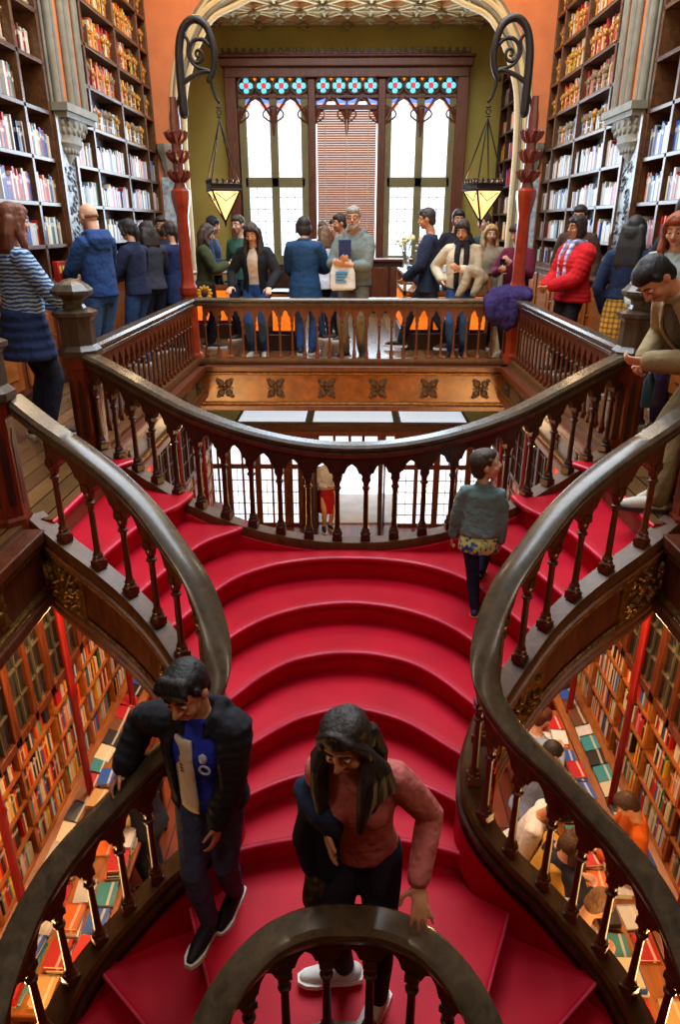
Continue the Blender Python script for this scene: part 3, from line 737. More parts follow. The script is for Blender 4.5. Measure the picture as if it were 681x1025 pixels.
# ------------------------------------------------------------------ upper bookcases, books and busts
BOOKS = []   # every book as a spec; the largest in view become objects, the others one mass
BUSTS = []
SHELFZ = [1.02,1.40,1.83,2.28,2.75,3.22,3.68,4.16,4.62,5.1]
HUE = dict(white='cdccc6', ivory='d9ccab', grey='8a8f96', black='1f1c1c', red='b3191c', crimson='8c1526', orange='d8661c', yellow='e0b52a', green='2f7a42', teal='2c8b90', blue='2456a8', navy='1c2b52', brown='6a3f22', purple='5c3270', pink='d8788c', tan='b8925c', gold='c8952c')
def fill(y0, y1, X, sg, z, hmax, case, row, anchor_from_low, pal, dens=.93, thick=(.022,.05), depth=.2, lean=.06, inset=.03, floor='upper'):
    y = y0+.01; k = 0; items = []
    while y < y1-.03:
        t = random.uniform(*thick)
        if y+t > y1-.005: break
        if random.random() > dens: y += random.uniform(.03,.12); continue
        h = min(hmax-.03, hmax*random.uniform(.62,.93)); col = random.choice(pal); d = depth*random.uniform(.85,1.05)
        items.append(dict(x=X-sg*inset, y=y+t/2, z=z, t=t*.94, h=h, d=d, col=col, sg=sg, tilt=(random.uniform(-lean,lean) if random.random() < .12 else 0), case=case, row=row, floor=floor))
        y += t
    for i, it in enumerate(items): it['ord'] = (i+1) if anchor_from_low else len(items)-i
    BOOKS.extend(items)
def shelfcase(s, name, label, divs, case, ymin_tag, zs=SHELFZ, busts=()):
    """open wall shelving with uprights at divs (along y)"""
    X = XL if s < 0 else XR; sg = -s; dep = .28
    r = empty(name, (X-sg*dep/2, divs[0], zs[0]), label, 'bookcase')
    def bx(m, a, c, *q): m.box(min(X+sg*a,X+sg*c), max(X+sg*a,X+sg*c), *q)
    m = MB(); bx(m,-dep,-dep+.02,divs[0],divs[-1],zs[0],zs[-1]+.05); m.build('back_panel', W_DARK, r)
    for y in divs:
        m = MB(); bx(m,-dep+.02,0,y-.02,y+.02,zs[0],zs[-1]+.05); bx(m,-.0,.012,y-.03,y+.03,zs[0],zs[-1]+.05); m.build('upright', W_MID, r, bevel=.005)
    for z in zs:
        m = MB(); bx(m,-dep+.02,-.004,divs[0],divs[-1],z-.028,z); bx(m,-.004,.012,divs[0],divs[-1],z-.038,z+.004); m.build('shelf', W_MID, r, bevel=.004)
    return r
PALE = ['white']*8+['ivory']*4+['grey']*5+['black','brown']+['blue','navy','red','teal','black','tan','brown','pink']
MIX = ['white']*6+['ivory']*4+['red']*4+['blue']*3+['grey']*3+['green','teal','navy','yellow','black','brown','orange','crimson','purple']
WARM = ['red']*6+['orange']*4+['crimson']*3+['ivory']*4+['gold']*3+['brown']*3+['yellow']*3+['green','white','white']
FAR_DIV = [9.16,10.0,11.35,12.55,13.05]; NEAR_DIV = [4.3,5.6,6.9,7.98,8.62]
SIDE = {-1:'behind the man in the blue hoodie', 1:'behind the woman in the red jacket'}
SIDEN = {-1:'by the patterned sweater woman', 1:'by the auburn-haired woman'}
for s in (-1,1):
    X = XL if s < 0 else XR; sg = -s
    shelfcase(s, 'bookcase', 'tall bookcase with rows of carved heads '+SIDE[s], FAR_DIV, 'far', 9)
    shelfcase(s, 'bookcase', 'tall bookcase before the stone corbel '+SIDEN[s], NEAR_DIV, 'near', 4)
    for ri, z in enumerate(SHELFZ[:-1]):
        hh = SHELFZ[ri+1]-z-.04
        for ci, (a, c) in enumerate(zip(FAR_DIV, FAR_DIV[1:])):
            if ri == 4 and ci in (0,) : continue
            if ci == 0 and ri > 3: a = 9.70
            pal = PALE if ri < 5 else WARM if ri > 4 else MIX
            if s > 0 and ri >= 4 : pal = WARM if ri > 4 else MIX
            if ri == 4 and ci == 3: continue
            fill(a+.03, c-.03, X, sg, z, hh*(.78 if ri < 5 else .95), ('far',s), ri, True, pal, dens=.95 if ri not in (0,) else .7, depth=.18, inset=.03 if ri < 4 else .06)
            if ri >= 4 and ci < 4:
                n = max(2, round((c-a)/.25)); 
                for k in range(n):
                    if ci == 0 and ri < 5: continue
                    BUSTS.append(dict(x=X-sg*.055+sg*random.uniform(-.01,.02), y=a+.06+(c-a-.12)*(k+.5)/n+random.uniform(-.02,.02), z=z, s=random.uniform(.82,1.0), sg=sg, case=('far',s), row=ri, gold=(ri >= 6 or (ri >= 4 and random.random() < .55))))
        for ci, (a, c) in enumerate(zip(NEAR_DIV, NEAR_DIV[1:])):
            if ri == 0: continue
            if ri == 4 and ci == 3: continue
            if ri == 5 and ci == 3 and s > 0: continue
            fill(a+.03, c-.03, X, sg, z, hh*(.82 if ri < 6 else .95), ('near',s), ri, False, (MIX if ri < 6 else PALE), depth=.18, thick=(.024,.05), inset=.09 if ri in (5,6) else .03)
            if ri in (5,6) and ci >= 2:
                n = 3 if ci == 2 else 2
                for k in range(n):
                    if ri == 5 and ci == 3: continue
                    BUSTS.append(dict(x=X-sg*.04, y=a+.1+(c-a-.2)*(k+.5)/n, z=z, s=1.15, sg=sg, case=('near',s), row=ri, gold=False))
    # counter below the shelves
    r = empty('counter_cabinet', (X,9,0), 'low panelled wooden counter under the bookcases '+SIDEN[s], 'cabinet')
    def bx(m, a, c, *q): m.box(min(X+sg*a,X+sg*c), max(X+sg*a,X+sg*c), *q); return m
    bx(MB(),-.28,.24,3.0,12.9,.10,.96).build('body', W_RED, r)
    bx(MB(),-.28,.20,3.0,12.9,0,.10).build('plinth', W_DARK, r)
    bx(MB(),-.28,.30,2.95,12.9,.96,1.0).build('counter_top', W_MID, r, bevel=.01)
    for k in range(11):
        y = 3.1+k*.86
        m = MB(); bx(m,.24,.262,y,y+.74,.16,.90); dd = m.build('door', wood('amber_panel_wood','7a3a12','a85a20',rough=.35,scale=(3,3,.7)), r, bevel=.012)
        m = MB(); bx(m,.262,.275,y+.12,y+.62,.28,.78); m.build('door_panel', W_ORNG, dd, bevel=.02)
        m = MB(); m.ell((X+sg*.285, y+.66, .55), (.018,.018,.018), 8, 6); m.build('knob', W_GILT, dd)
# narrow shelves on the alcove side wall beyond the arch
r = empty('bookcase', (3.1,14.2,0), 'narrow dark bookcase beyond the arch by the lantern', 'bookcase')
MB().box(3.03,3.05,13.45,14.9,0,4.3).build('back_panel', W_DARK, r)
for y in (13.45,14.2,14.9): MB().box(2.75,3.05,y-.02,y+.02,0,4.3).build('upright', W_DARK, r)
for ri, z in enumerate([.9,1.35,1.8,2.25,2.7,3.15,3.6,4.05]):
    MB().box(2.75,3.03,13.45,14.9,z-.03,z).build('shelf', W_DARK, r)
    fill(13.5, 14.17, 2.78, -1, z, .34, ('alcove',1), ri, True, WARM+MIX, depth=.2); fill(14.23, 14.87, 2.78, -1, z, .34, ('alcove',1), ri, True, WARM+MIX, depth=.2)

# ------------------------------------------------------------------ display cases on the far gallery
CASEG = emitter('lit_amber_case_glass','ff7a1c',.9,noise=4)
CLEAR = None
def glassmat():
    m, nt, b = newmat('clear_case_glass'); b.inputs['Base Color'].default_value = (.9,.97,1,1); b.inputs['Transmission Weight'].default_value = .9; b.inputs['Roughness'].default_value = .05; b.inputs['IOR'].default_value = 1.2
    return m
CLEAR = glassmat()
def display_case(x0, x1, y0, y1, h, label):
    r = empty('display_case', ((x0+x1)/2,(y0+y1)/2,0), label, 'display case')
    MB().box(x0,x1,y0,y1,0,.22).box(x0+.03,x1-.03,y0+.03,y1-.03,.22,.75).build('body', W_DARK, r, bevel=.01)
    m = MB()
    n = max(2, round((x1-x0)/.35))
    for k in range(n): m.box(x0+(x1-x0)*k/n+.04,x0+(x1-x0)*(k+1)/n-.04,y0+.005,y0+.03,.27,.70)
    n2 = max(2, round((y1-y0)/.35))
    for k in range(n2): m.box(x0+.005,x0+.03,y0+(y1-y0)*k/n2+.04,y0+(y1-y0)*(k+1)/n2-.04,.27,.70).box(x1-.03,x1-.005,y0+(y1-y0)*k/n2+.04,y0+(y1-y0)*(k+1)/n2-.04,.27,.70)
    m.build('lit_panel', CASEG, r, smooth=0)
    m = MB()
    for x in (x0,x1-.04):
        for y in (y0,y1-.04): m.box(x,x+.04,y,y+.04,.22,h)
    m.box(x0,x1,y0,y0+.03,.72,.78).box(x0,x1,y1-.03,y1,.72,.78).box(x0,x0+.03,y0,y1,.72,.78).box(x1-.03,x1,y0,y1,.72,.78).box(x0,x1,y0,y0+.03,h-.03,h).box(x0,x0+.03,y0,y1,h-.03,h).box(x1-.03,x1,y0,y1,h-.03,h).box(x0,x1,y1-.03,y1,h-.03,h)
    m.build('frame', W_ORNG, r)
    MB().box(x0+.03,x1-.03,y0+.03,y1-.03,h-.02,h-.012).build('glass_top', plain('pale_case_top','b8c4d0',rough=.15), r)
    return r
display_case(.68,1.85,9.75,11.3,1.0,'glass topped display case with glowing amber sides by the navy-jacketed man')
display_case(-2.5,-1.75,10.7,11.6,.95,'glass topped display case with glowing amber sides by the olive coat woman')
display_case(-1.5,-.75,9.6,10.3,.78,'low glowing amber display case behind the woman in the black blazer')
# things standing on the case by the window
def flower_vase(x, y, z, label, c):
    r = empty('flower_vase', (x,y,z), label, 'vase')
    MB().lathe([(.05,0),(.06,.02),(.045,.12),(.06,.22),(.065,.24)], 12, (x,y,z)).build('vase', CLEAR, r, smooth=60)
    m, f = MB(), MB()
    for k in range(16):
        a = random.uniform(0,6.3); q = random.uniform(.04,.14); t = (x+q*math.cos(a), y+q*math.sin(a), z+random.uniform(.3,.46))
        m.tube([(x,y,z+.05),(x+q*.3*math.cos(a),y+q*.3*math.sin(a),z+.22),t], .004, 5); f.ell(t, (.03,.03,.025), 7, 5)
    m.build('stem', plain('flower_stem','4c6a34'), r); f.build('flower', plain('flower_'+c,c,var=.3,vscale=20), r)
flower_vase(.80,11.1,1.0,'glass vase of pale yellow flowers on the display case','e6dc9c')
flower_vase(1.0,11.15,1.0,'glass vase of faded pink flowers on the display case','d8b0a4')
BH = plain('pale_books','d8d4c8')
k = 0
for (x, y, w, dd, hh, c) in ((1.1,10.2,.16,.22,.05,'red'),(1.35,10.3,.18,.24,.08,'white'),(1.15,10.55,.2,.14,.12,'crimson'),(1.4,10.7,.2,.2,.09,'pink'),(.85,10.6,.14,.2,.06,'black'),(1.6,10.4,.15,.2,.05,'white'),(.95,10.05,.12,.17,.04,'grey')):
    BOOKS.append(dict(flat=True, x=x, y=y, z=1.0, t=w, h=hh, d=dd, col=c, sg=1, tilt=random.uniform(-.3,.3), case=('display case',1), row=0, ord=k+1, floor='upper', big=True)); k += 1
# dark reading stand under the windows
m = empty('lectern_cabinet', (.62,14.3,0), 'dark wooden cabinet under the window with flowers in front', 'cabinet')
MB().box(.3,1.1,14.1,14.6,0,.95).build('body', W_DARK, m, bevel=.015); MB().box(.25,1.15,14.05,14.65,.95,1.0).build('top', W_RED, m, bevel=.01); MB().box(.36,.68,14.08,14.1,.1,.85).box(.72,1.04,14.08,14.1,.1,.85).build('door', W_RED, m, bevel=.01)

# ------------------------------------------------------------------ ground floor: vestibule
VY = 13.2; DAY = emitter('street_daylight_pane','e8eefa',1.5)
root = empty('door_1', (0,VY,GZ)); root['kind'] = 'structure'
px = lambda p: (p-351)*.0206
m = MB(); g = MB(); le = MB(); m.box(-3.6,3.5,VY-.08,VY+.08,-2.25,-2.1).box(-3.6,px(303),VY-.04,VY+.04,GZ,GZ+.06).box(px(392),3.5,VY-.04,VY+.04,GZ,GZ+.06)
px = lambda p: (p-351)*.0206
panes = [(203,209),(213,219),(221,228),(233,243),(245,256),(262,272),(274,284),(293,298),(397,412),(416,431),(437,450),(455,462),(468,474),(480,490)]
edges = sorted([px(203)-.1] + [px(490)+.1])
last = -3.6
for a, c in panes + [(600,601)]:
    xa = min(px(a), 3.5)
    if a in (397,): m.box(last,px(305),VY-.06,VY+.06,GZ,-2.1).box(px(303),px(318),VY-.06,VY+.06,GZ,-2.1).box(px(377),px(384),VY-.06,VY+.06,GZ,-2.1).box(px(392),xa,VY-.06,VY+.06,GZ,-2.1)
    else: m.box(last,xa,VY-.06,VY+.06,GZ,-2.1)
    if a == 600: break
    xc = px(c); last = xc
    m.box(xa,xc,VY-.05,VY+.05,-2.95,-2.85)
    g.box(xa,xc,VY,VY+.01,GZ+.06,-2.95)
    mid = (xa+xc)/2; poly = [(xa,-2.85),(xc,-2.85),(xc,-2.60)]+[(mid+(xc-xa)/2*math.cos(t)**.8*(1), -2.60+.22*math.sin(t)) for t in (.5,1.0)]+[(mid,-2.36)]+[(mid-(xc-xa)/2*math.cos(t)**.8, -2.60+.22*math.sin(t)) for t in (1.0,.5)]+[(xa,-2.60)]
    g.plate([(p-xa,q) for p,q in poly], (xa,VY+.0,0), (1,0,0), (0,0,1), .008)
    m.box(xa-.02,xc+.02,VY+.02,VY+.05,-2.85,-2.1)
    for k in range(0,4): le.box(xa,xc,VY-.015,VY,-3.95+k*.25-.008,-3.95+k*.25+.008)
    le.box(mid-.006,mid+.006,VY-.015,VY,GZ+.06,-2.95)
m.build('door_frame', W_RED, root, bevel=.01); g.build('pane', DAY, root, smooth=0); le.build('glazing_bar', W_DARK, root, smooth=0)
m = MB(); m.box(px(318),px(377),VY-.06,VY+.06,-2.2,-2.1)
for x in (318,334,349,362,377): m.box(px(x)-.03,px(x)+.03,VY-.05,VY+.05,-2.62,-2.15)
m.box(px(318),px(377),VY-.05,VY+.05,-2.66,-2.60); m.build('transom', W_DARK, root, bevel=.01)
g = MB(); g.box(px(318),px(377),VY+.01,VY+.02,-2.6,-2.2); g.build('pane', DAY, root, smooth=0)
# open leaves of the doors and the bright street beyond
for x, dx in ((318,-.12),(377,.12)):
    m = MB(); x0 = px(x)
    m.obox((x0+dx*.5,VY-.32,-3.42), (.03,0,0), (dx*.3,.32,0), (0,0,.8)); lf = m.build('door_leaf', W_DARK, root)
    m = MB(); m.obox((x0+dx*.5-.0,VY-.32,-3.2), (.034,0,0), (dx*.22,.22,0), (0,0,.42)); m.build('pane', plain('dim_door_glass','7a8a94',rough=.1), lf, smooth=0)
MB().box(-2.2,2.2,YW-.02,YW+.05,GZ,-2.15).build('street_glow', emitter('street_daylight','eef2fa',1.4), root, smooth=0)
MB().box(-2.2,2.2,VY+.1,YW-.03,GZ,GZ+.03).build('threshold', plain('pale_pavement','d8d4cc',rough=.7), root)
vb = empty('vestibule_roof', (0,14,-2.1), 'white glazed vestibule roof panels under the far gallery', 'vestibule roof')
for a, c in ((-2.3,-.96),(-.80,.84),(1.0,2.3)):
    m = MB(); m.rings([[(a,VY+.1,-2.1),(c,VY+.1,-2.1),(c,YW-.2,-2.1),(a,YW-.2,-2.1)],[(a+.02,VY+.12,-2.02),(c-.02,VY+.12,-2.02),(c-.02,YW-.25,-2.02),(a+.02,YW-.25,-2.02)],[(a+.12,VY+.3,-1.98),(c-.12,VY+.3,-1.98),(c-.12,YW-.35,-1.98),(a+.12,YW-.35,-1.98)]])
    m.build('roof_panel', emitter('lit_roof_glass','cfdcec',.75), vb, smooth=0)
MB().box(-2.4,2.4,VY+.08,YW-.15,-2.2,-2.105).build('roof_bed', W_DARK, vb)
MB().box(-2.4,2.4,VY-.12,VY+.1,-2.14,-2.0).build('front_beam', W_DARK, vb, bevel=.01)
# ground-floor bookcases with glazed upper doors and red posts
RPOST = plain('red_painted_post','7a0f10',rough=.35,var=.2)
GLDK = plain('dark_leaded_glass','1a2024',rough=.08,spec=.9,var=.5,vscale=9)
GX = 2.75
for s in (-1,1):
    X = s*GX; sg = -s; who = 'below the boy in the black jacket' if s < 0 else 'below the small child in grey'
    r = empty('ground_floor_bookcase', (X,6,GZ), 'ground-floor bookcase with leaded doors and red posts '+who, 'bookcase')
    def bx(m, a, c, *q): m.box(min(X+sg*a,X+sg*c), max(X+sg*a,X+sg*c), *q); return m
    bx(MB(),-.34,-.30,1.5,12.9,GZ,-.35).build('back_panel', W_RED, r)
    bx(MB(),-.30,.02,1.5,12.9,GZ,-3.62).build('base_cabinet', W_RED, r)
    m = MB(); m.add([(X,1.5,-3.56),(X+sg*.30,1.5,-3.66),(X+sg*.30,12.9,-3.66),(X,12.9,-3.56),(X,1.5,-3.62),(X+sg*.30,1.5,-3.72),(X+sg*.30,12.9,-3.72),(X,12.9,-3.62)], [(0,1,2,3),(7,6,5,4),(0,4,5,1),(1,5,6,2),(2,6,7,3),(3,7,4,0)]); m.build('display_ledge', W_ORNG, r)
    yd = [1.5,2.36,3.06,3.76,4.46,5.16,5.86,6.56,7.3,8.1,8.9,9.7,10.5,11.3,12.1,12.9]
    for y in yd: bx(MB(),-.30,0,y-.018,y+.018,-3.6,-.4).build('upright', W_ORNG, r)
    gz = [-3.55,-3.24,-2.93,-2.62,-2.40]
    for z in gz: bx(MB(),-.30,.0,1.5,12.9,z-.02,z).build('shelf', W_ORNG, r)
    bx(MB(),-.3,.06,1.5,12.9,-.52,-.36).build('cornice', W_RED, r, bevel=.02)
    for a, c in zip(yd, yd[1:]):
        m = MB(); 
        for z0, z1 in ((-2.38,-2.30),(-.62,-.52)): bx(m,-.02,.03,a,c,z0,z1)
        bx(m,-.02,.03,a,a+.05,-2.38,-.52); bx(m,-.02,.03,c-.05,c,-2.38,-.52); bx(m,-.02,.03,(a+c)/2-.03,(a+c)/2+.03,-2.38,-.52)
        dr = m.build('door', W_RED, r, bevel=.006)
        m = MB(); bx(m,-.012,-.006,a+.05,c-.05,-2.3,-.62); m.build('glass', GLDK, dr, smooth=0)
        m = MB()
        for k in range(1,6): bx(m,-.006,.014,a+.05,c-.05,-2.3+k*.28-.008,-2.3+k*.28+.008)
        bx(m,-.006,.014,a+.05+(c-a-.1)*.25-.006,a+.05+(c-a-.1)*.25+.006,-2.3,-.62); bx(m,-.006,.014,a+.05+(c-a-.1)*.75-.006,a+.05+(c-a-.1)*.75+.006,-2.3,-.62)
        m.build('lead_lattice', plain('door_lead','4e4a40',rough=.45), dr, smooth=0)
    for k, y in enumerate((2.36,3.76,5.16,6.56,8.1,9.7,11.3)):
        m = MB(); m.lathe([(.05,GZ),(.05,-3.72),(.036,-3.66),(.032,-2.4),(.05,-2.36),(.034,-2.3),(.032,-.6),(.06,-.5),(.06,-.36)], 10, (X+sg*.2,y,0)); m.build('post', RPOST, r, smooth=40)
    GP = ['red']*6+['white']*6+['ivory']*4+['black']*5+['yellow']*3+['blue']*3+['orange']*3+['green','teal','grey','navy','brown','pink']
    for ri, z in enumerate(gz[:-1]):
        for a, c in zip(yd, yd[1:]):
            if a < 2.3: continue
            fill(a+.03, c-.03, X, sg, z, min(.29, gz[ri+1]-z-.02), ('ground',s), ri, True, GP, dens=.96, thick=(.018,.04), depth=.22, floor='ground')
    for k in range(26):
        y = 2.6+k*.21+random.uniform(-.02,.02)
        BOOKS.append(dict(flat=True, x=X+sg*.15, y=y, z=-3.60, t=.16, h=random.uniform(.02,.05), d=.23, col=random.choice(['black','black','white','red','teal','blue','brown','ivory']), sg=1, tilt=random.uniform(-.08,.08), case=('ledge',s), row=0, ord=k+1, floor='ground', roll=sg*.32))
    # long display table
    tx = -2.15 if s < 0 else 2.0; ty0, ty1 = (3.0,5.4) if s < 0 else (2.9,6.3)
    T = empty('display_table', (tx,(ty0+ty1)/2,GZ), 'long wooden table spread with books '+who, 'table')
    MB().box(tx-.32,tx+.32,ty0,ty1,-3.44,-3.40).build('tabletop', W_ORNG, T, bevel=.01)
    MB().box(tx-.27,tx+.27,ty0+.05,ty1-.05,-3.56,-3.44).build('apron', W_RED, T)
    for x in (tx-.26,tx+.2):
        for y in (ty0+.04,ty1-.1): MB().box(x,x+.06,y,y+.06,GZ,-3.44).build('leg', W_RED, T)
    k = 0; y = ty0+.15
    while y < ty1-.1:
        for x in (tx-.2,tx+.02,tx+.22):
            if random.random() < .86:
                zz = -3.40
                for st in range(random.choice((1,1,2,3))):
                    hh = random.uniform(.02,.05); k += 1
                    BOOKS.append(dict(flat=True, x=x+random.uniform(-.02,.02), y=y+random.uniform(-.02,.02), z=zz, t=.15, h=hh, d=.21, col=random.choice(['red','white','white','ivory','red','orange','teal','blue','black','white','tan']), sg=1, tilt=random.uniform(-.12,.12), case=('table',s), row=st, ord=k, floor='ground')); zz += hh
        y += .25
    # deep red screen that ends the bookcases
    MB().box(min(X-sg*.3,X+sg*.5),max(X-sg*.3,X+sg*.5),7.25,7.35,GZ,-.4).build('end_panel', plain('red_end_panel','a8280f',rough=.5), r)
# ------------------------------------------------------------------ people
def skinmat(key, col):
    if key in MATS: return MATS[key]
    m, nt, b = newmat(key); c = lin(col)
    b.inputs['Roughness'].default_value = .5; b.inputs['Subsurface Weight'].default_value = .08
    b.inputs['Subsurface Radius'].default_value = (.02,.008,.004)
    tc = nd(nt,'ShaderNodeTexCoord'); no = nd(nt,'ShaderNodeTexNoise',Scale=12.0,Detail=3.0); nt.links.new(tc.outputs['Object'], no.inputs['Vector'])
    nt.links.new(ramp(nt, no.outputs['Fac'], [(.3,[x*.88 for x in c]),(.7,c)]), b.inputs['Base Color']); MATS[key] = m; return m
SK = dict(fair=skinmat('fair_skin','dca88a'), tan=skinmat('tan_skin','c08560'), warm=skinmat('warm_skin','cf9570'))
def hairmat(col):
    k = 'hair_'+col
    if k in MATS: return MATS[k]
    m, nt, b = newmat(k); c = lin(col); b.inputs['Roughness'].default_value = .6
    tc = nd(nt,'ShaderNodeTexCoord'); mp = nd(nt,'ShaderNodeMapping'); mp.inputs['Scale'].default_value = (70,70,7); nt.links.new(tc.outputs['Object'], mp.inputs[0])
    no = nd(nt,'ShaderNodeTexNoise',Scale=1.0,Detail=4.0); nt.links.new(mp.outputs[0], no.inputs['Vector'])
    nt.links.new(ramp(nt, no.outputs['Fac'], [(.3,[x*.55 for x in c]),(.7,[min(1,x*1.35) for x in c])]), b.inputs['Base Color'])
    bp = nd(nt,'ShaderNodeBump',Strength=.6,Distance=.01); nt.links.new(no.outputs['Fac'], bp.inputs['Height']); nt.links.new(bp.outputs[0], b.inputs['Normal']); MATS[k] = m; return m
EYEM = [plain('eye_white','e8e4de',rough=.2,var=.02), plain('eye_iris','20120a',rough=.15)]
LIP = plain('lip','a8524a',rough=.45)
def remesh(o, vox, it=2):
    r = o.modifiers.new('skin','REMESH'); r.mode = 'VOXEL'; r.voxel_size = vox; r.use_smooth_shade = True
    s = o.modifiers.new('smooth','SMOOTH'); s.factor = .5; s.iterations = it
def ik(a, t, l1, l2, pole):
    d = t-a; L = d.length
    if L > (l1+l2)*.995: t = a + d.normalized()*(l1+l2)*.995; d = t-a; L = d.length
    x = (l1*l1-l2*l2+L*L)/(2*L); h = math.sqrt(max(l1*l1-x*x,0)); n = d.normalized()
    p = Vector(pole); p = p - n*p.dot(n); p = p.normalized() if p.length > 1e-5 else n.orthogonal().normalized()
    return a + n*x + p*h, t
def hand(b, wrist, fd, palm, thumb, h, curl=.5, spread=1.0):
    """palm, five unequal bent fingers and a thumb from the side; fd finger direction, palm = palm normal, thumb = thumb side"""
    fd = Vector(fd).normalized(); palm = Vector(palm); palm = (palm-fd*palm.dot(fd)).normalized(); side = fd.cross(palm); side = side if side.dot(Vector(thumb)) > 0 else -side
    w = .024*h; L = .058*h
    M = Matrix((side, fd, palm)).transposed()
    b.ell(wrist+fd*L*.55, (w*.88, L*.62, .0095*h), 12, 8, M)
    for k, (u, ln, an) in enumerate(((.80,.040,.16),(.27,.046,.04),(-.27,.043,-.06),(-.78,.034,-.2))):
        p = wrist + fd*L*(1.0 if k in (1,2) else .93) + side*u*w*.95; d = (fd+side*an*spread).normalized(); pts = [p-d*.012*h, p]; q = p; a = 0
        for seg, c in ((.46,.9),(.31,1.1),(.23,.8)):
            a += curl*c*.75; dd = d*math.cos(a) + palm*math.sin(a); q = q + dd*ln*h*seg; pts.append(q)
        b.tube(pts, [.0056*h,.0056*h,.0053*h,.0049*h,.0042*h], 8)
    p = wrist + fd*L*.28 + side*w*.75; d = (fd*.62+side*.9*spread+palm*.35).normalized(); q = p+d*.024*h; d2 = (fd*.85+side*.35+palm*(.2+.5*curl)).normalized()
    b.tube([p-d*.01*h, p, q, q+d2*.022*h], [.0075*h,.0072*h,.0064*h,.005*h], 8)
HANDP = dict(down=(.185,.03,.83), front=(.10,.30,1.08), low=(.12,.25,.92), rail=(.17,.36,.82), chest=(.07,.24,1.22), pocket=(.17,.07,.90), hip=(.2,.02,.95), read=(.07,.30,1.15), phone=(.06,.27,1.2))
def person(label, loc, rot, h=1.7, skin='fair', hair=('short','1c1512'), top=None, bottom=None, shoes='2a2422', lean=0, side=0, twist=0,
           rh='down', lh='down', hyaw=0, hpitch=8, htilt=0, feet=None, vox=.011, curl=.6, headk=1.0, group=None, beard=None, glasses=False, rpalm=None, lpalm=None, rfd=None, lfd=None, cuff=.0, extras=None, hipdrop=0, scarf=None, fat=1.0, poles=(.75,.75), cap=None, hands_spread=1.0):
    S = h/1.7; b = MB(); hipz = .515*h - hipdrop
    hc = Vector((0,0,hipz)); Mt = Matrix.Rotation(R(twist),3,'Z') @ Matrix.Rotation(-R(lean),3,'X') @ Matrix.Rotation(R(side),3,'Y')
    def T(x, y, z):
        p = Vector((x,y,z*h)) - Vector((0,0,.515*h)); return hc + Mt @ p
    def torso(m, secs, e=0, n=20):
        rs = []
        for z, rx, ry, oy in secs:
            rs.append([T((rx*fat*h+e)*math.cos(2*PI*i/n), oy*h+(ry*fat*h+e)*math.sin(2*PI*i/n), z) for i in range(n)])
        m.rings(rs)
    woman = bottom is not None and bottom.get('w', False)
    SEC = [(.47,.075,.055,0),(.50,.096,.064,-.004),(.53,.100,.068,-.006),(.57,.092,.062,0),(.61,.084,.056,.003),(.66,.087,.060,.006),(.71,.094,.066,.010),(.75,.097,.063,.008),(.78,.097,.056,0),(.802,.084,.047,-.004),(.822,.060,.039,-.006),(.836,.042,.034,-.006),(.85,.034,.032,-.004)]
    torso(b, SEC, -.004)
    # head
    neck0, neck1 = T(0,-.006*h,.835), T(0,.004*h,.885)
    Mh = Mt @ Matrix.Rotation(-R(hyaw),3,'Z') @ Matrix.Rotation(-R(hpitch),3,'X') @ Matrix.Rotation(R(htilt),3,'Y')
    k = headk*h; hcn = neck1 + Mh @ Vector((0,.012*k,.052*k))
    def HT(x, y, z): return hcn + Mh @ Vector((x*k,y*k,z*k))
    b.tube([neck0, neck1, HT(0,-.004,-.02)], [.034*h,.031*h,.034*h], 12)
    b.ell(HT(0,-.006,.012), (.0455*k,.056*k,.054*k), 18, 12, Mh); b.ell(HT(0,.014,-.022), (.036*k,.038*k,.040*k), 14, 9, Mh); b.ell(HT(0,.030,-.048), (.020*k,.020*k,.016*k), 12, 8, Mh)
    b.tube([HT(0,.051,.008),HT(0,.060,-.008),HT(0,.063,-.016)], [.0055*k,.0072*k,.0085*k], 8); b.ell(HT(.007,.055,-.018), (.0055*k,.006*k,.005*k), 8, 6, Mh); b.ell(HT(-.007,.055,-.018), (.0055*k,.006*k,.005*k), 8, 6, Mh)
    b.tube([HT(-.030,.040,.014),HT(-.012,.0475,.016),HT(.012,.0475,.016),HT(.030,.040,.014)], .0055*k, 8)
    for q in (-1,1):
        b.ell(HT(q*.026,.036,-.018), (.014*k,.013*k,.014*k), 10, 7, Mh); b.ell(HT(q*.046,-.004,-.006), (.006*k,.012*k,.018*k), 10, 7, Mh)
    # legs
    F = feet or ((.075,.02,0,12),(-.075,-.02,0,-12)); legs = []
    for q, ft in zip((1,-1), F):
        hp = hc + Vector((q*.052*h,0,-.005*h)); an = Vector((ft[0]*S, ft[1]*S, ft[2]+.048*h))
        kn, an = ik(hp, an, .245*h, .235*h, (q*.1,1,0)); a = R(ft[3]); td = Vector((math.sin(a),math.cos(a),ft[4] if len(ft) > 4 else 0))
        legs.append((hp,kn,an,td))
        b.tube([hp,hp.lerp(kn,.35),kn.lerp(hp,.12),kn,kn.lerp(an,.3),kn.lerp(an,.75),an], [.054*h,.050*h,.036*h,.033*h,.035*h,.024*h,.021*h], 12)
        b.tube([an-td*.02*h-Vector((0,0,.022*h)), an+td*.06*h-Vector((0,0,.026*h)), an+td*.095*h-Vector((0,0,.034*h))], [.022*h,.021*h,.014*h], 10)
    # arms
    arms = []
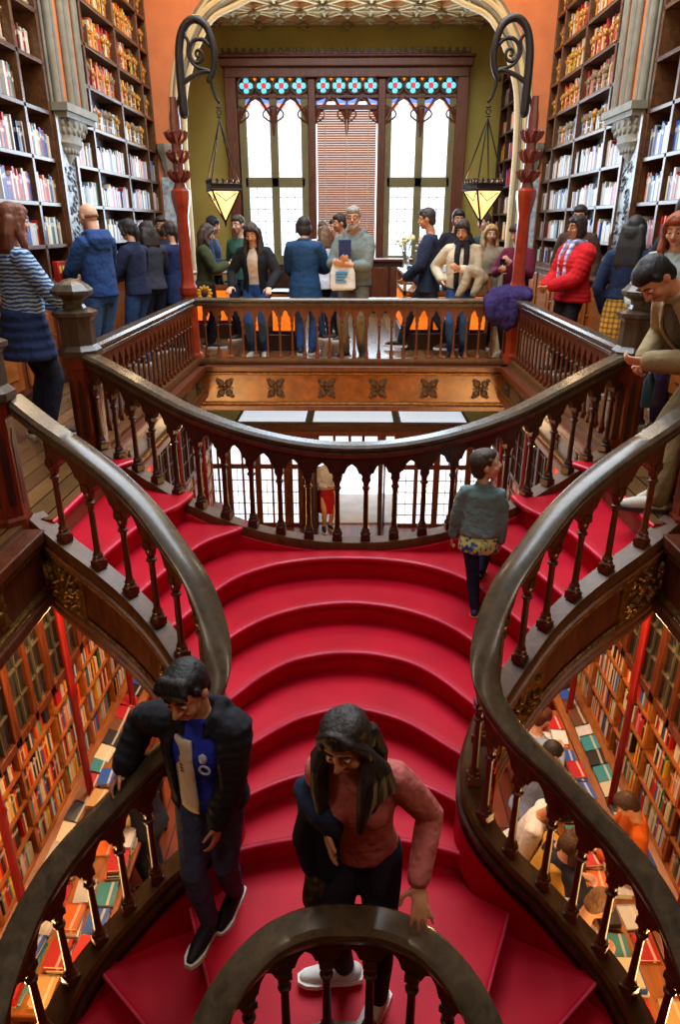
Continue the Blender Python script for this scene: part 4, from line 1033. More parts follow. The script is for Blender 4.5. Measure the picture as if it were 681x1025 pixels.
    for q, tg, pl, fdd in ((1,rh,rpalm,rfd),(-1,lh,lpalm,lfd)):
        sh = T(q*.100*h*fat, -.004*h, .790)
        if isinstance(tg, str): t = HANDP[tg]; t = T(q*t[0]*S, t[1]*S, t[2]/1.7) if tg not in ('down','rail') else Vector((q*t[0]*S, t[1]*S, t[2]*S)) + (hc-Vector((0,0,.515*h)))
        else: t = Vector(tg)
        el, wr = ik(sh, t, .172*h, .148*h, Mt @ Vector((q*poles[0 if q > 0 else 1],-.6,-.45)))
        fd = (wr-el).normalized() if fdd is None else Vector(fdd).normalized()
        if pl is None:
            pl = Vector((-q,0,0)) if abs(fd.z) > .7 else Vector((-q*.35,0,-1)) if tg == 'rail' else Vector((-q*.8,-.1,.5))
        th = Vector((0,1,0)) if abs(fd.z) > .7 else Vector((-q,0,.4))
        arms.append((sh,el,wr,fd))
        b.tube([T(q*.055*h,-.004*h,.795), sh, sh.lerp(el,.3), el, el.lerp(wr,.25), wr.lerp(el,.08), wr+fd*.012*h], [.036*h,.034*h,.031*h,.023*h,.0245*h,.0165*h,.015*h], 12)
        hand(b, wr+fd*.006*h, fd, pl, th, h, curl, hands_spread)
    body = b.build('person', SK[skin], smooth=0); body.location = loc; body.rotation_euler = (0,0,R(rot)); body['_local'] = 1
    remesh(body, vox, 2)
    tag(body, label, 'person', group)
    def part(m, name, mats, vx=None, it=3):
        o = m.build(name, mats, None, smooth=50); o.parent = body
        if vx: remesh(o, vx, it)
        return o
    # face
    for q in (-1,1):
        m = MB(); c = HT(q*.0185,.0445,.003); m.ell(c, (.0080*k,.0072*k,.0052*k), 12, 8, Mh)
        m.cur = 1; m.ell(HT(q*.0185,.0500,.0012), (.0044*k,.0030*k,.0042*k), 10, 6, Mh); part(m, 'eye', EYEM)
        m = MB(); m.tube([HT(q*.008,.0530,.0185),HT(q*.020,.0515,.0215),HT(q*.030,.0450,.018)], [.0024*k,.0028*k,.0016*k], 6); part(m, 'eyebrow', hairmat(hair[1] if hair[0] != 'bald' else '3a2a20'))
    m = MB(); m.tube([HT(-.014,.0505,-.0335),HT(-.005,.0545,-.032),HT(0,.0545,-.033),HT(.005,.0545,-.032),HT(.014,.0505,-.0335)], [.002*k,.0036*k,.0034*k,.0036*k,.002*k], 7); m.tube([HT(-.010,.0505,-.0375),HT(0,.0535,-.039),HT(.010,.0505,-.0375)], [.002*k,.0038*k,.002*k], 7); part(m, 'mouth', LIP)
    if glasses:
        m = MB()
        for q in (-1,1): m.tube([HT(q*.019+.0145*math.cos(t),.058,.002+.011*math.sin(t)) for t in [2*PI*i/14 for i in range(15)]], .0016*k, 5, False); m.tube([HT(q*.034,.057,.004),HT(q*.048,.01,.006)], .0016*k, 5)
        part(m, 'glasses', plain('spectacle_frame','181414',rough=.3))
    if beard:
        m = MB(); m.ell(HT(0,.030,-.052), (.030*k,.026*k,.026*k), 14, 9, Mh)
        for q in (-1,1): m.tube([HT(q*.043,.012,-.005),HT(q*.040,.022,-.03),HT(q*.022,.038,-.05)], [.006*k,.009*k,.012*k], 8); m.tube([HT(q*.004,.058,-.026),HT(q*.018,.053,-.036)], [.005*k,.004*k], 7)
        part(m, 'beard', hairmat(beard), vox*.8, 1)
    # hair
    st, hcx = hair[0], hair[1]
    if st != 'none':
        m = MB(); vx = max(.006,vox*.8)
        if st == 'bald':
            m.ell(HT(0,-.014,-.004), (.0462*k,.0500*k,.020*k), 16, 9, Mh)
        else:
            m.ell(HT(0,-.013,.020), (.0505*k,.0555*k,.0560*k), 18, 11, Mh); m.ell(HT(0,.002,.044), (.0465*k,.052*k,.030*k), 16, 9, Mh)
            m.ell(HT(0,-.030,-.010), (.043*k,.034*k,.045*k), 14, 9, Mh)
            for q in (-1,1): m.tube([HT(q*.045,.016,.028),HT(q*.047,.012,.008)], [.010*k,.005*k], 7)
        if st == 'fringe':
            for i in range(7): u = -.034+.0113*i; m.tube([HT(u*.8,.028,.062),HT(u*1.05,.046,.048),HT(u*1.1,.053-.25*abs(u),.031)], [.013*k,.010*k,.005*k], 7)
        if st in ('long','bob','ponytail','longdark'):
            for q in (-1,1):
                m.tube([HT(q*.012,.030,.062),HT(q*.036,.036,.040),HT(q*.049,.018,.008),HT(q*.052,.006,-.03)], [.012*k,.014*k,.013*k,.013*k], 8)
        dn = Vector((0,0,-1)); bk = (Mh @ Vector((0,-1,0))); bk.z = 0; bk = bk.normalized() if bk.length > .01 else Vector((0,-1,0)); sd = Vector((-bk.y,bk.x,0))
        if st in ('long','longdark','longfront','bob','ponytail'):
            for q in (-1,1): m.ell(HT(q*.045,-.006,-.004), (.011*k,.022*k,.026*k), 10, 7, Mh)
        if st in ('long','longdark'):
            m.ell(HT(0,-.040,-.025), (.052*k,.034*k,.055*k), 14, 9, Mh)
            ln = .16 if st == 'long' else .27
            c0 = HT(0,-.038,.0)
            for i in range(-3,4):
                a0 = c0+sd*i*.014*h; m.tube([a0, a0+dn*ln*.35*h+bk*.018*h+sd*i*.003*h, a0+dn*ln*.7*h+bk*.026*h+sd*i*.002*h, a0+dn*ln*(1.0-.04*abs(i))*h+bk*.022*h], [.024*k,.026*k,.025*k,.012*k], 8)
            for q in (-1,1):
                e = HT(q*.048,-.004,-.02); e2 = e+dn*ln*.45*h-bk*.010*h; m.tube([e, e+dn*ln*.22*h+Mh@Vector((q*.006*h,0,0)), e2+Mh@Vector((q*.010*h,0,0)), e2+dn*.045*h-bk*.006*h], [.015*k,.019*k,.019*k,.008*k], 8)
        if st == 'longfront':
            for q in (-1,1):
                m.ell(HT(q*.018,-.002,.043), (.033*k,.046*k,.032*k), 14, 9, Mh)
                m.tube([HT(q*.008,.036,.066),HT(q*.034,.036,.048),HT(q*.051,.020,.010),HT(q*.055,.012,-.03)], [.009*k,.011*k,.013*k,.017*k], 8)
                e = HT(q*.052,.012,-.02); fw_ = -bk
                for u in (0,1,2): m.tube([e+sd*0, e+dn*.05*h+Mh@Vector((q*(.006+.010*u)*h,0,0))-fw_*.02*h*(u-1), e+dn*.11*h+Mh@Vector((q*(.004+.016*u)*h,0,0))+fw_*(.026-.03*u)*h, e+dn*(.19-.03*u)*h+Mh@Vector((q*(-.006+.014*u)*h,0,0))+fw_*(.034-.04*u)*h], [.016*k,.021*k,.021*k,.009*k], 8)
            c0 = HT(0,-.038,.0)
            for i in range(-3,4): m.tube([c0+sd*i*.014*h, c0+dn*.07*h+bk*.02*h+sd*i*.018*h, c0+dn*.15*h+bk*.03*h+sd*i*.020*h], [.020*k,.024*k,.012*k], 8)
        if st == 'bob':
            m.ell(HT(0,-.016,-.022), (.056*k,.050*k,.055*k), 16, 9, Mh)
        if st == 'ponytail':
            p = HT(0,-.066,.016); m.tube([HT(0,-.05,.018), p, p+dn*.05*h+bk*.015*h, p+dn*.14*h+bk*.005*h], [.016*k,.018*k,.021*k,.008*k], 8)
        part(m, 'hair', hairmat(hcx), vx, 2)
    if cap:
        m = MB(); m.ell(HT(0,-.008,.030), (.0535*k,.0600*k,.0560*k), 16, 10, Mh); m.ell(HT(0,-.010,.004), (.053*k,.059*k,.03*k), 16, 8, Mh); part(m, 'cap', fabric('cap_'+cap,cap), vox, 2)
    # garments
    def sleeve(m, i, e, upto=1.0, quilt=0):
        sh, el, wr, fd = arms[i]; q = 1 if i == 0 else -1; we = el.lerp(wr, upto)
        pts = [T(q*.052*h,-.004*h,.795), sh] + [sh.lerp(el,t) for t in (.2,.4,.6,.8)] + [el] + ([el.lerp(wr,t*upto) for t in (.2,.4,.6,.8)] if upto > .3 else []) + [we]
        rad = [.034,.0355,.035,.034,.033,.031,.0295]+([.029,.028,.026,.0245] if upto > .3 else [])+[.023 if upto > .3 else .03]
        if quilt:
            P2, R2 = [], []
            L = arclen(pts); nn = int(L[-1]/(.03*h))
            for j in range(nn*3+1):
                s_ = L[-1]*j/(nn*3); 
                for ii in range(len(L)-1):
                    if s_ <= L[ii+1]+1e-9: f = (s_-L[ii])/max(L[ii+1]-L[ii],1e-9); break
                P2.append(pts[ii].lerp(pts[ii+1],f)); R2.append((rad[ii]*(1-f)+rad[ii+1]*f)*(1.0+.16*abs(math.sin(PI*j/3))))
            pts, rad = P2, R2
        m.tube(pts, [r*h*(1+.0)+e for r in rad], 12)
    def upper(spec, name):
        e = spec.get('e',.010)*S; hem = spec.get('hem',.50); q = spec.get('quilt',0); m = MB()
        secs = [(hem-.001,.085,.060,0)] if hem < .50 else []
        zs = [hem+(.832-hem)*i/(26 if q else 14) for i in range(27 if q else 15)]
        def itp(z):
            for a, c in zip(SEC, SEC[1:]):
                if a[0] <= z <= c[0]: f = (z-a[0])/(c[0]-a[0]); return tuple(a[j]*(1-f)+c[j]*f for j in range(1,4))
            return SEC[0][1:] if z < SEC[0][0] else SEC[-1][1:]
        rows = []
        for j, z in enumerate(zs):
            rx, ry, oy = itp(max(z,.53) if z < .53 else z)
            if spec.get('loose'): f_ = max(0,min(1,(.79-z)/.06)); rx = rx*(1-f_)+max(rx,.094*spec['loose'])*f_; ry = ry*(1-f_)+max(ry,.064*spec['loose'])*f_
            if z < .53: rx += (.53-z)*.10; ry += (.53-z)*.10
            ee = e + (.010*S*abs(math.sin(PI*j/2)) if q else 0)
            rows.append((z,rx,ry,oy,ee))
        if spec.get('open'):
            op = R(spec['open']); n = 26; th = .016*S+e*.3; rs = []
            for z,rx,ry,oy,ee in rows:
                o2 = op*(1.0 if z < .76 else max(.55,1-(z-.76)*5)); A = [PI/2+o2/2+(2*PI-o2)*i/n for i in range(n+1)]
                rs.append([T((rx*fat*h+ee)*math.cos(a), oy*h+(ry*fat*h+ee)*math.sin(a), z) for a in A] + [T((rx*fat*h+ee-th)*math.cos(a), oy*h+(ry*fat*h+ee-th)*math.sin(a), z) for a in reversed(A)])
            m.rings(rs)
        else:
            n = 22; m.rings([[T((rx*fat*h+ee)*math.cos(2*PI*i/n), oy*h+(ry*fat*h+ee)*math.sin(2*PI*i/n), z) for i in range(n)] for z,rx,ry,oy,ee in rows])
        if spec.get('sleeves',1):
            for i in (0,1): sleeve(m, i, e, spec.get('upto',.97), q)
        if spec.get('hood'):
            a, c = T(0,-.055*h,.835), T(0,-.075*h,.80)
            for u in range(-4,5): m.tube([T(u*.016*h,-.040*h+.002*abs(u)*h,.850), T(u*.018*h,-.066*h+.003*u*u*h*.5,.815), T(u*.011*h,-.064*h,.77)], [.020*h,.024*h,.012*h], 8)
            for w_ in (-1,1): m.tube([T(w_*.060*h,-.03*h,.85),T(w_*.058*h,.02*h,.838),T(w_*.035*h,.05*h,.80)], [.020*h,.018*h,.010*h], 8)
        if spec.get('collar'):
            m.tube([T(.040*h*math.cos(a),-.004*h+.038*h*math.sin(a),.848) for a in [2*PI*i/14 for i in range(15)]], .012*h, 8)
        if spec.get('bust'):
            for w_ in (-1,1): m.ell(T(w_*.042*h,.052*h,.725), (.040*h,.036*h,.040*h), 12, 8, Mt)
        o = part(m, name, spec['mat'], max(.009,vox), spec.get('it',3)); return o
    if top:
        for spec in top: upper(spec, spec['n'])
    if bottom:
        m = MB(); e = bottom.get('e',.008)*S
        if bottom['n'] in ('skirt','dress'):
            torso(m, [(bottom.get('z',.30),.11,.095,0),(.40,.112,.088,0),(.5,.105,.075,0),(.56,.094,.064,0),(.60,.086,.058,0)], e)
        else:
            torso(m, [s for s in SEC if s[0] <= .58], e)
            for hp, kn, an, td in legs:
                m.tube([hp,hp.lerp(kn,.3),kn.lerp(hp,.15),kn,kn.lerp(an,.3),kn.lerp(an,.7),an.lerp(kn,.02)], [x*h+e for x in (.055,.052,.040,.037,.036,.030*bottom.get('wide',1),.027*bottom.get('wide',1))], 12)
        part(m, bottom['n'], bottom['mat'], max(.010,vox))
    if shoes:
        sc, so = shoes if isinstance(shoes, tuple) else (shoes, 'e8e6e0')
        for hp, kn, an, td in legs:
            sd = Vector((td.y,-td.x,0)); z0 = an-Vector((0,0,.046*h)); m = MB()
            m.tube([an+Vector((0,0,.008*h)), an-td*.006*h-Vector((0,0,.02*h))], [.025*h,.028*h], 10)
            m.tube([an-td*.026*h-Vector((0,0,.026*h)), an+td*.03*h-Vector((0,0,.022*h)), an+td*.075*h-Vector((0,0,.03*h)), an+td*.112*h-Vector((0,0,.034*h))], [.025*h,.027*h,.026*h,.016*h], 12)
            o = part(m, 'shoe', fabric('shoe_'+sc,sc,rough=.5,bump=.2), max(.008,vox*.8), 2)
            s2 = MB(); up = Vector((0,0,1)); ol = []
            for t, w in ((-.052,.012),(-.046,.024),(-.01,.028),(.04,.026),(.08,.031),(.11,.026),(.132,.012)): ol.append((t,w))
            poly = [an+td*t*h+sd*w*h for t,w in ol] + [an+td*t*h-sd*w*h for t,w in reversed(ol)]
            lo = [p-up*.050*h for p in poly]; hi = [p-up*.034*h for p in poly]; s2.rings([lo,hi]); q = s2.build('sole', plain('sole_'+so,so,rough=.6), None); q.parent = o
    if scarf:
        m = MB(); m.tube([T(.050*h*math.cos(a),.004*h+.050*h*math.sin(a),.842+.006*math.sin(3*a)) for a in [2*PI*i/16 for i in range(17)]], .022*h, 8)
        for w_ in (-1,1): m.tube([T(w_*.03*h,.055*h,.83),T(w_*.035*h,.085*h,.76),T(w_*.03*h,.088*h,.64),T(w_*.032*h,.08*h,.54)], [.022*h,.024*h,.022*h,.02*h], 8)
        part(m, 'scarf', scarf, max(.010,vox))
    if extras: extras(body, T, HT, arms, legs, part, h, Mt)
    return body, T, arms
def J(col, n='jacket', **k):
    pat = k.pop('pat',None); c2 = k.pop('c2',None); sc = k.pop('scale',20); bp = k.pop('bump',.5); key = 'cloth_%s_%s_%s'%(col,c2,pat)
    d = dict(n=n, mat=fabric(key,col,c2,pat,scale=sc,bump=bp)); d.update(k); return d
def B(col, n='trousers', **k): return J(col, n, **k)
# ------------------------------------------------------------------ who stands where
def loc_of(loc, rot):
    M = Matrix.Rotation(-R(rot),3,'Z'); l = Vector(loc)
    return lambda x,y,z: M @ (Vector((x,y,z))-l)
def dir_of(rot):
    M = Matrix.Rotation(-R(rot),3,'Z'); return lambda x,y,z: M @ Vector((x,y,z))
JEAN, JEAN2, NAVY, BLACK, KHAKI = '2c4f86','3f66a0','1d2740','1b1a1d','8a7f62'
# the woman at the foot of the middle flight
l, r = (.05,2.06,-1.535), 172; W = loc_of(l,r); D = dir_of(r)
def womanx(body, T, HT, arms, legs, part, h, Mt):
    m = MB(); p = HT(.004,.006,-.098); m.tube([T(.035*h*math.cos(a),.02*h+.05*h*math.sin(a),.845-.018*math.sin(a)) for a in [2*PI*i/16 for i in range(17)]], .0012*h, 5); part(m, 'necklace', W_GILT)
wb, wT, wa = person('woman in a dusty pink sweater looking down with one hand on the curved rail', l, r, 1.58, 'tan', ('longfront','1d1310'),
    top=[J('bf6862','sweater',e=.010,hem=.515,bust=1,bump=.8)], bottom=B('221a28','trousers',e=.004), shoes=('e6e4de','f0ece4'), lean=9, side=2,
    rh=W(-.085,1.90,-.42), lh=W(.26,1.86,-.665), lfd=D(.06,-.75,-.62), lpalm=D(.0,.45,-.9), rfd=D(.10,-.25,-.95), rpalm=D(.9,.1,0), hpitch=10, hyaw=14, htilt=7, headk=1.04, fat=.92, poles=(.12,.5), feet=((.07,.02,.03,75),(-.10,.12,0,20)), vox=.0062, curl=.28, extras=womanx, hands_spread=1.5)
# the coat carried over her arm
m = MB(); M = Matrix.Rotation(-R(r),3,'Z').inverted()
def cloth_drape(name, label, cat, pts, rads, mat, loc, vox=.012, it=4):
    m = MB()
    for P, q in zip(pts, rads): m.tube([Vector(p)-Vector(loc) for p in P], q, 10)
    o = m.build(name, mat, None, smooth=50); o.location = loc; remesh(o, vox, it); tag(o, label, cat); return o
cloth_drape('jacket','dark navy jacket carried over the arm of the woman in pink','jacket',
  [[(-0.165,2.06,-0.430),(-0.120,1.98,-0.420),(-0.080,1.915,-0.420),(-0.060,1.885,-0.440)],[(-0.085,2.06,-0.230),(-0.125,2.02,-0.360),(-0.145,1.98,-0.470)],[(-0.145,1.98,-0.450),(-0.170,1.97,-0.580),(-0.155,1.98,-0.750)],[(-0.085,1.97,-0.440),(-0.095,1.98,-0.610),(-0.075,2.0,-0.810)],[(-0.155,2.0,-0.430),(-0.075,1.96,-0.430),(-0.025,1.98,-0.450)]],
  [[.06,.065,.062,.045],[.05,.055,.05],[.05,.055,.035],[.055,.06,.045],[.05,.055,.05]], fabric('cloth_carried_navy','12141d','182440','blotch',scale=6), (-0.105,1.98,-0.530))
cloth_drape('handbag','brown patterned bag hanging below the navy jacket beside the woman in pink','bag',
  [[(-0.140,1.99,-0.810),(-0.145,2.0,-0.950),(-0.135,2.0,-1.050)],[(-0.095,1.99,-0.830),(-0.095,2.0,-0.970),(-0.085,2.0,-1.030)],[(-0.145,1.99,-0.830),(-0.150,1.98,-0.690),(-0.135,1.985,-0.580)]], [[.04,.05,.03],[.035,.045,.03],[.008,.008,.008]], fabric('cloth_bag_brown','5a4326','33261a','blotch',scale=40), (-0.115,1.99,-0.880))
# the boy
l, r = (-.63,2.37,-1.535), 170; W = loc_of(l,r); D = dir_of(r)
def boyx(body, T, HT, arms, legs, part, h, Mt):
    # crest rings and stripes printed on the front of the shirt
    m = MB(); m.ell(T(-.030*h,.074*h,.735), (.013*h,.008*h,.017*h), 10, 6)
    for (x, z, q) in ((-.032,.695,.015),):
        m.tube([T(x*h+q*h*math.cos(a), .079*h-.15*abs(x)*h+.002*h, z+q*math.sin(a)) for a in [2*PI*i/14 for i in range(15)]], .0035*h, 6)
    part(m, 'shirt_crest', plain('crest_white_blue','b8c4e0',rough=.5,var=.3,vscale=60))
    m = MB()
    for i in range(3): m.tube([T((.018+.002*i)*h,.076*h,.70-i*.012),T((.040)*h,.0725*h,.703-i*.012)], .003*h, 6)
    part(m, 'shirt_stripe', plain('print_dark','1a1a22'))
boy, bT, ba = person('boy in an open black puffer jacket over a blue and white shirt', l, r, 1.50, 'warm', ('fringe','0d0c0e'),
    top=[J('2a3fd0','shirt',c2='d8d4cc',pat=None,e=.006,hem=.50,sleeves=0,collar=0), J('20222a','jacket',e=.028,hem=.50,open=78,quilt=1,hood=1,loose=1.05,upto=.98)],
    bottom=B('464f70','trousers',e=.006,bump=.7), shoes=('1e1c24','e8f0e0'), lean=4, rh=W(-1.02,2.42,-.655), rfd=D(-.5,-.45,-.75), rpalm=D(.5,-.2,-.9), lh=W(-.585,2.27,-.86), lfd=D(-.12,-.35,-.9), lpalm=D(-.9,.3,0), hpitch=16, hyaw=9, htilt=5, headk=1.16, feet=((.02,.11,0,10),(-.05,-.09,0,4)), vox=.0065, curl=.5, extras=boyx)
# pale half of the shirt
m = MB(); n = 10
rows = []
for i in range(9):
    z = .52+.27*i/8; rows.append([bT((.0+.062*k/n)*1.50, (.0745 - .30*(k/n)**2*.09 if z < .74 else .070-.1*(z-.74)-.03*(k/n)**2)*1.50, z) for k in range(n+1)])
vs = [p for q in rows for p in q]; m.add(vs, [(j*(n+1)+i,j*(n+1)+i+1,(j+1)*(n+1)+i+1,(j+1)*(n+1)+i) for j in range(8) for i in range(n)])
o = m.build('shirt_front', fabric('cloth_shirt_cream','e0d8c8'), None); o.parent = boy; so = o.modifiers.new('t','SOLIDIFY'); so.thickness = .012
# the small child on the landing
l, r = (.79,3.90,-.68), -14; W = loc_of(l,r); D = dir_of(r)
def childx(body, T, HT, arms, legs, part, h, Mt):
    m = MB(); secs = [(.41,.122,.09,-.004),(.45,.124,.094,-.006),(.49,.12,.09,-.004),(.53,.11,.08,0)]; n = 20
    m.rings([[T(rx*h*math.cos(2*PI*i/n), oy*h+ry*h*math.sin(2*PI*i/n), z) for i in range(n)] for z,rx,ry,oy in secs]); part(m, 'printed_shirt_hem', fabric('cloth_child_print','2f58b8','c8d070','blotch',scale=55), .009)
person('small child in a grey sweatshirt climbing the red landing and looking sideways', l, r, .99, 'fair', ('short','3a3128'), top=[J('6f8f92','sweatshirt',e=.014,hem=.515,collar=1,loose=1.08,bump=.7)], bottom=B('1f2a4a','trousers',e=.010), shoes=('2a3550','d86a50'),
    rh=W(.93,3.90,-.24), lh=W(.64,3.98,-.22), hyaw=72, hpitch=-12, feet=((.05,.13,.17,6),(.03,-.17,0,0)), vox=.0075, headk=1.45, fat=1.10, lean=4, extras=childx)

# people along the galleries: (label, place, turn, height ...)
person('woman with auburn hair in a blue and white patterned sweater', (-2.52,5.42,0), -48, 1.74, 'fair', ('long','6a3416'), top=[J('a8c4dc','sweater',c2='2f4f80',pat='stripe',scale=11,e=.014,hem=.54,loose=1.05)],
    bottom=B(NAVY), rh=(.20,.34,.98), lh=(-.1,.30,1.0), hpitch=4, hyaw=-6, vox=.010, fat=1.12,
    extras=lambda body,T,HT,arms,legs,part,h,Mt: (lambda m: (m.rings([[T(rx*h*math.cos(2*PI*i/24),-.008*h+ry*h*math.sin(2*PI*i/24),z) for i in range(24)] for z,rx,ry in [(.37+.021*k,(.150-.0035*k)+.006*(k%2),(.118-.0035*k)+.006*(k%2)) for k in range(11)]]), part(m,'tied_jacket',fabric('cloth_quilt_navy','22355e'),.011)))(MB()))
person('bald man in a blue hoodie holding a book at the shelves', (-2.62,7.45,0), 62, 1.80, 'fair', ('bald','8a6a54'), top=[J('1f3f74','hoodie',e=.018,hem=.51,hood=1,loose=1.05,bump=.7)], bottom=B(JEAN2,wide=1.1), rh=(.14,.36,1.12), lh=(-.10,.36,1.10), hpitch=12, vox=.010)
person('woman with a dark ponytail in a navy jacket beside the blue hoodie man', (-2.58,8.6,0), 70, 1.66, 'fair', ('ponytail','15110f'), top=[J('1a2440','jacket',e=.02,hem=.50,collar=1)], bottom=B(JEAN), rh='front', lh='front', hpitch=14)
person('woman with loose dark hair between two browsers at the bookcase', (-2.62,9.45,0), 40, 1.64, 'fair', ('long','241a16'), top=[J('3a3d4c','jacket',e=.018,hem=.50)], bottom=B(NAVY), rh='front', lh='down', hpitch=14)
person('dark-haired bearded man facing the hall behind the browsing women', (-2.72,10.5,0), 200, 1.71, 'tan', ('short','17120f'), top=[J('23242c','jacket',e=.016,hem=.5)], bottom=B(BLACK), beard='1d1613', hpitch=8)
person('woman in navy with tied back hair beside the lantern post', (-2.38,9.75,0), 60, 1.64, 'fair', ('ponytail','2a1c14'), top=[J('1d2c58','coat',e=.02,hem=.38)], bottom=B(BLACK), rh='chest', lh='front', hpitch=18)
person('long-haired woman in an olive coat reading behind the lantern post', (-2.02,9.9,0), -75, 1.62, 'fair', ('long','3a281c'), top=[J('3f4528','coat',e=.022,hem=.40)], bottom=B(BLACK), rh='read', lh='read', hpitch=24)
person('man in a dark cap and navy jacket behind the olive coat woman', (-2.12,11.0,0), -100, 1.70, 'tan', ('short','1a1512'), top=[J('1c2c4a','jacket',e=.016,hem=.5)], bottom=B(NAVY), cap='1a1f2c', rh='front', hpitch=10)
person('smiling woman in a black blazer leaning on the far railing', (-1.22,9.12,0), 172, 1.63, 'fair', ('longdark','2c1e17'), top=[J('c9b7a4','blouse',e=.004,hem=.52,sleeves=0), J('17181f','blazer',e=.018,hem=.47,open=48)], bottom=B(JEAN), shoes='d8d4cc', rh=(.24,.24,.90), lh=(-.24,.26,.90), rfd=(.15,.9,-.3), lfd=(-.1,.9,-.3), rpalm=(0,0,-1), lpalm=(0,0,-1), hpitch=20, lean=5)
person('person in a green top half hidden behind the woman in the black blazer', (-1.62,10.6,0), 150, 1.72, 'fair', ('short','3a2c22'), top=[J('2f5a4a','sweater',e=.014,hem=.5)], bottom=B(NAVY), hpitch=8)
person('woman in a long blue coat with her back to the railing', (-.62,9.35,0), -10, 1.69, 'fair', ('bob','1b1614'), top=[J('1f4266','coat',e=.026,hem=.40,collar=1)], bottom=B(JEAN), rh='front', lh='low', hyaw=-20, fat=1.08)
person('girl in a white jacket beyond the blue coat woman', (-.40,10.7,0), 30, 1.58, 'fair', ('long','6a4a30'), top=[J('cfd2da','jacket',e=.018,hem=.46)], bottom=B(NAVY), rh='front', hpitch=10)
person('man in a brown vest and white shirt near the blind', (-.52,12.4,0), 190, 1.67, 'fair', ('short','5a4630'), top=[J('e2e2e4','shirt',e=.010,hem=.5), J('5a3428','vest',e=.016,hem=.52,sleeves=0)], bottom=B(BLACK), hpitch=22, rh='front', lh='front')
person('woman in maroon standing before the blind', (-.26,11.7,0), 120, 1.68, 'fair', ('short','2a1c16'), top=[J('5a2630','sweater',e=.014,hem=.5)], bottom=B(BLACK), hpitch=6)
person('man in a dark shirt just behind the bearded man', (-.16,10.6,0), 110, 1.74, 'tan', ('short','221915'), top=[J('2a2c34','shirt',e=.014,hem=.5)], bottom=B(NAVY))
bm = person('grey-bearded man in a grey hoodie and glasses at the far railing', (.02,9.12,0), 158, 1.80, 'warm', ('short','8a8580'), top=[J('6f7a76','hoodie',e=.018,hem=.50,hood=1,upto=.55,loose=1.08)], bottom=B('847a66',wide=1.15,bump=.8), shoes='2b2622', beard='a8a29a', glasses=True, rh=(.08,.30,1.20), lh=(-.02,.30,1.16), hpitch=4, hyaw=-12, feet=((.10,.05,0,14),(-.10,-.03,0,-20)), fat=1.08, lean=2)
person('man in a navy jacket walking past the display case', (.98,9.55,0), 78, 1.79, 'tan', ('short','2a2626'), top=[J('1e2a44','jacket',e=.020,hem=.44)], bottom=B('1a2030'), feet=((.08,.34,0,5),(-.08,-.36,.03,0)), rh=(.2,.16,.9), lh='low', hpitch=10)
person('woman in a cream knitted sweater and dark scarf at the far railing', (1.36,9.16,0), 168, 1.66, 'fair', ('ponytail','2a1c16'), top=[J('d6cab0','sweater',c2='b0a284',pat='stripe',scale=22,e=.020,hem=.52,loose=1.1)], scarf=fabric('cloth_dark_scarf','1c1c28'), bottom=B(JEAN), rh=(.24,.06,.96), lh=(-.02,.24,1.10), hpitch=22, hyaw=14, fat=1.05)
person('dark-bearded man in black behind the cream sweater woman', (1.52,10.95,0), 185, 1.80, 'tan', ('short','15110f'), top=[J('181a20','jacket',e=.016,hem=.5)], bottom=B(BLACK), beard='1a1411', hpitch=10)
person('short-haired man in dark teal beside the hanging lantern', (1.93,10.9,0), 120, 1.75, 'fair', ('short','2a221c'), top=[J('16303c','sweater',e=.016,hem=.5)], bottom=B(BLACK), hpitch=6)
person('blond woman in a grey coat just behind the burgundy sweater', (1.83,9.95,0), 165, 1.60, 'fair', ('long','a8834e'), top=[J('8a7c68','coat',e=.018,hem=.42)], bottom=B(NAVY), hyaw=-16)
person('woman in a burgundy sweater checking her phone by the lantern post', (2.06,9.22,0), 140, 1.61, 'fair', ('fringe','2a1a14'), top=[J('6a1638','sweater',e=.016,hem=.50,loose=1.05)], bottom=B(BLACK), rh=(.10,.26,1.08), lh='chest', hpitch=18, hyaw=8, shoes='c8bca8')
person('woman with glasses in a red puffer jacket and checked scarf', (2.46,8.15,0), 108, 1.68, 'tan', ('bob','1c1413'), top=[J('c0121c','jacket',e=.034,hem=.48,quilt=1)], bottom=B(BLACK), scarf=fabric('cloth_scarf_check','c9c2cc','2c4f94','plaid',scale=11), rh=(.16,.24,.96), lh=(-.04,.28,.98), hpitch=2, glasses=True, fat=1.2, vox=.010)
person('man with dark hair behind the woman in the red jacket', (2.86,9.5,0), 150, 1.82, 'tan', ('short','17120f'), top=[J('4a3428','jacket',e=.016,hem=.5)], bottom=B(BLACK))
person('long black-haired woman in navy with a yellow plaid skirt', (2.62,7.0,0), -35, 1.67, 'fair', ('longdark','12100f'), top=[J('1a2848','sweater',e=.014,hem=.56)], bottom=B('c8902a','skirt',c2='4a3420',pat='plaid',scale=14,z=.26), rh='front', lh='down')
person('auburn-haired woman in a grey hooded top holding leaflets', (2.50,5.75,0), 128, 1.69, 'fair', ('long','8a3c14'), top=[J('9aa5a0','hooded_top',e=.022,hem=.47,hood=1,loose=1.08)], bottom=B('3a2a5c'), rh=(.12,.28,1.02), lh=(-.06,.30,1.0), hpitch=20, hyaw=-14, vox=.010)
l, r = (2.16,4.02,-.003), 98; W = loc_of(l,r); D = dir_of(r)
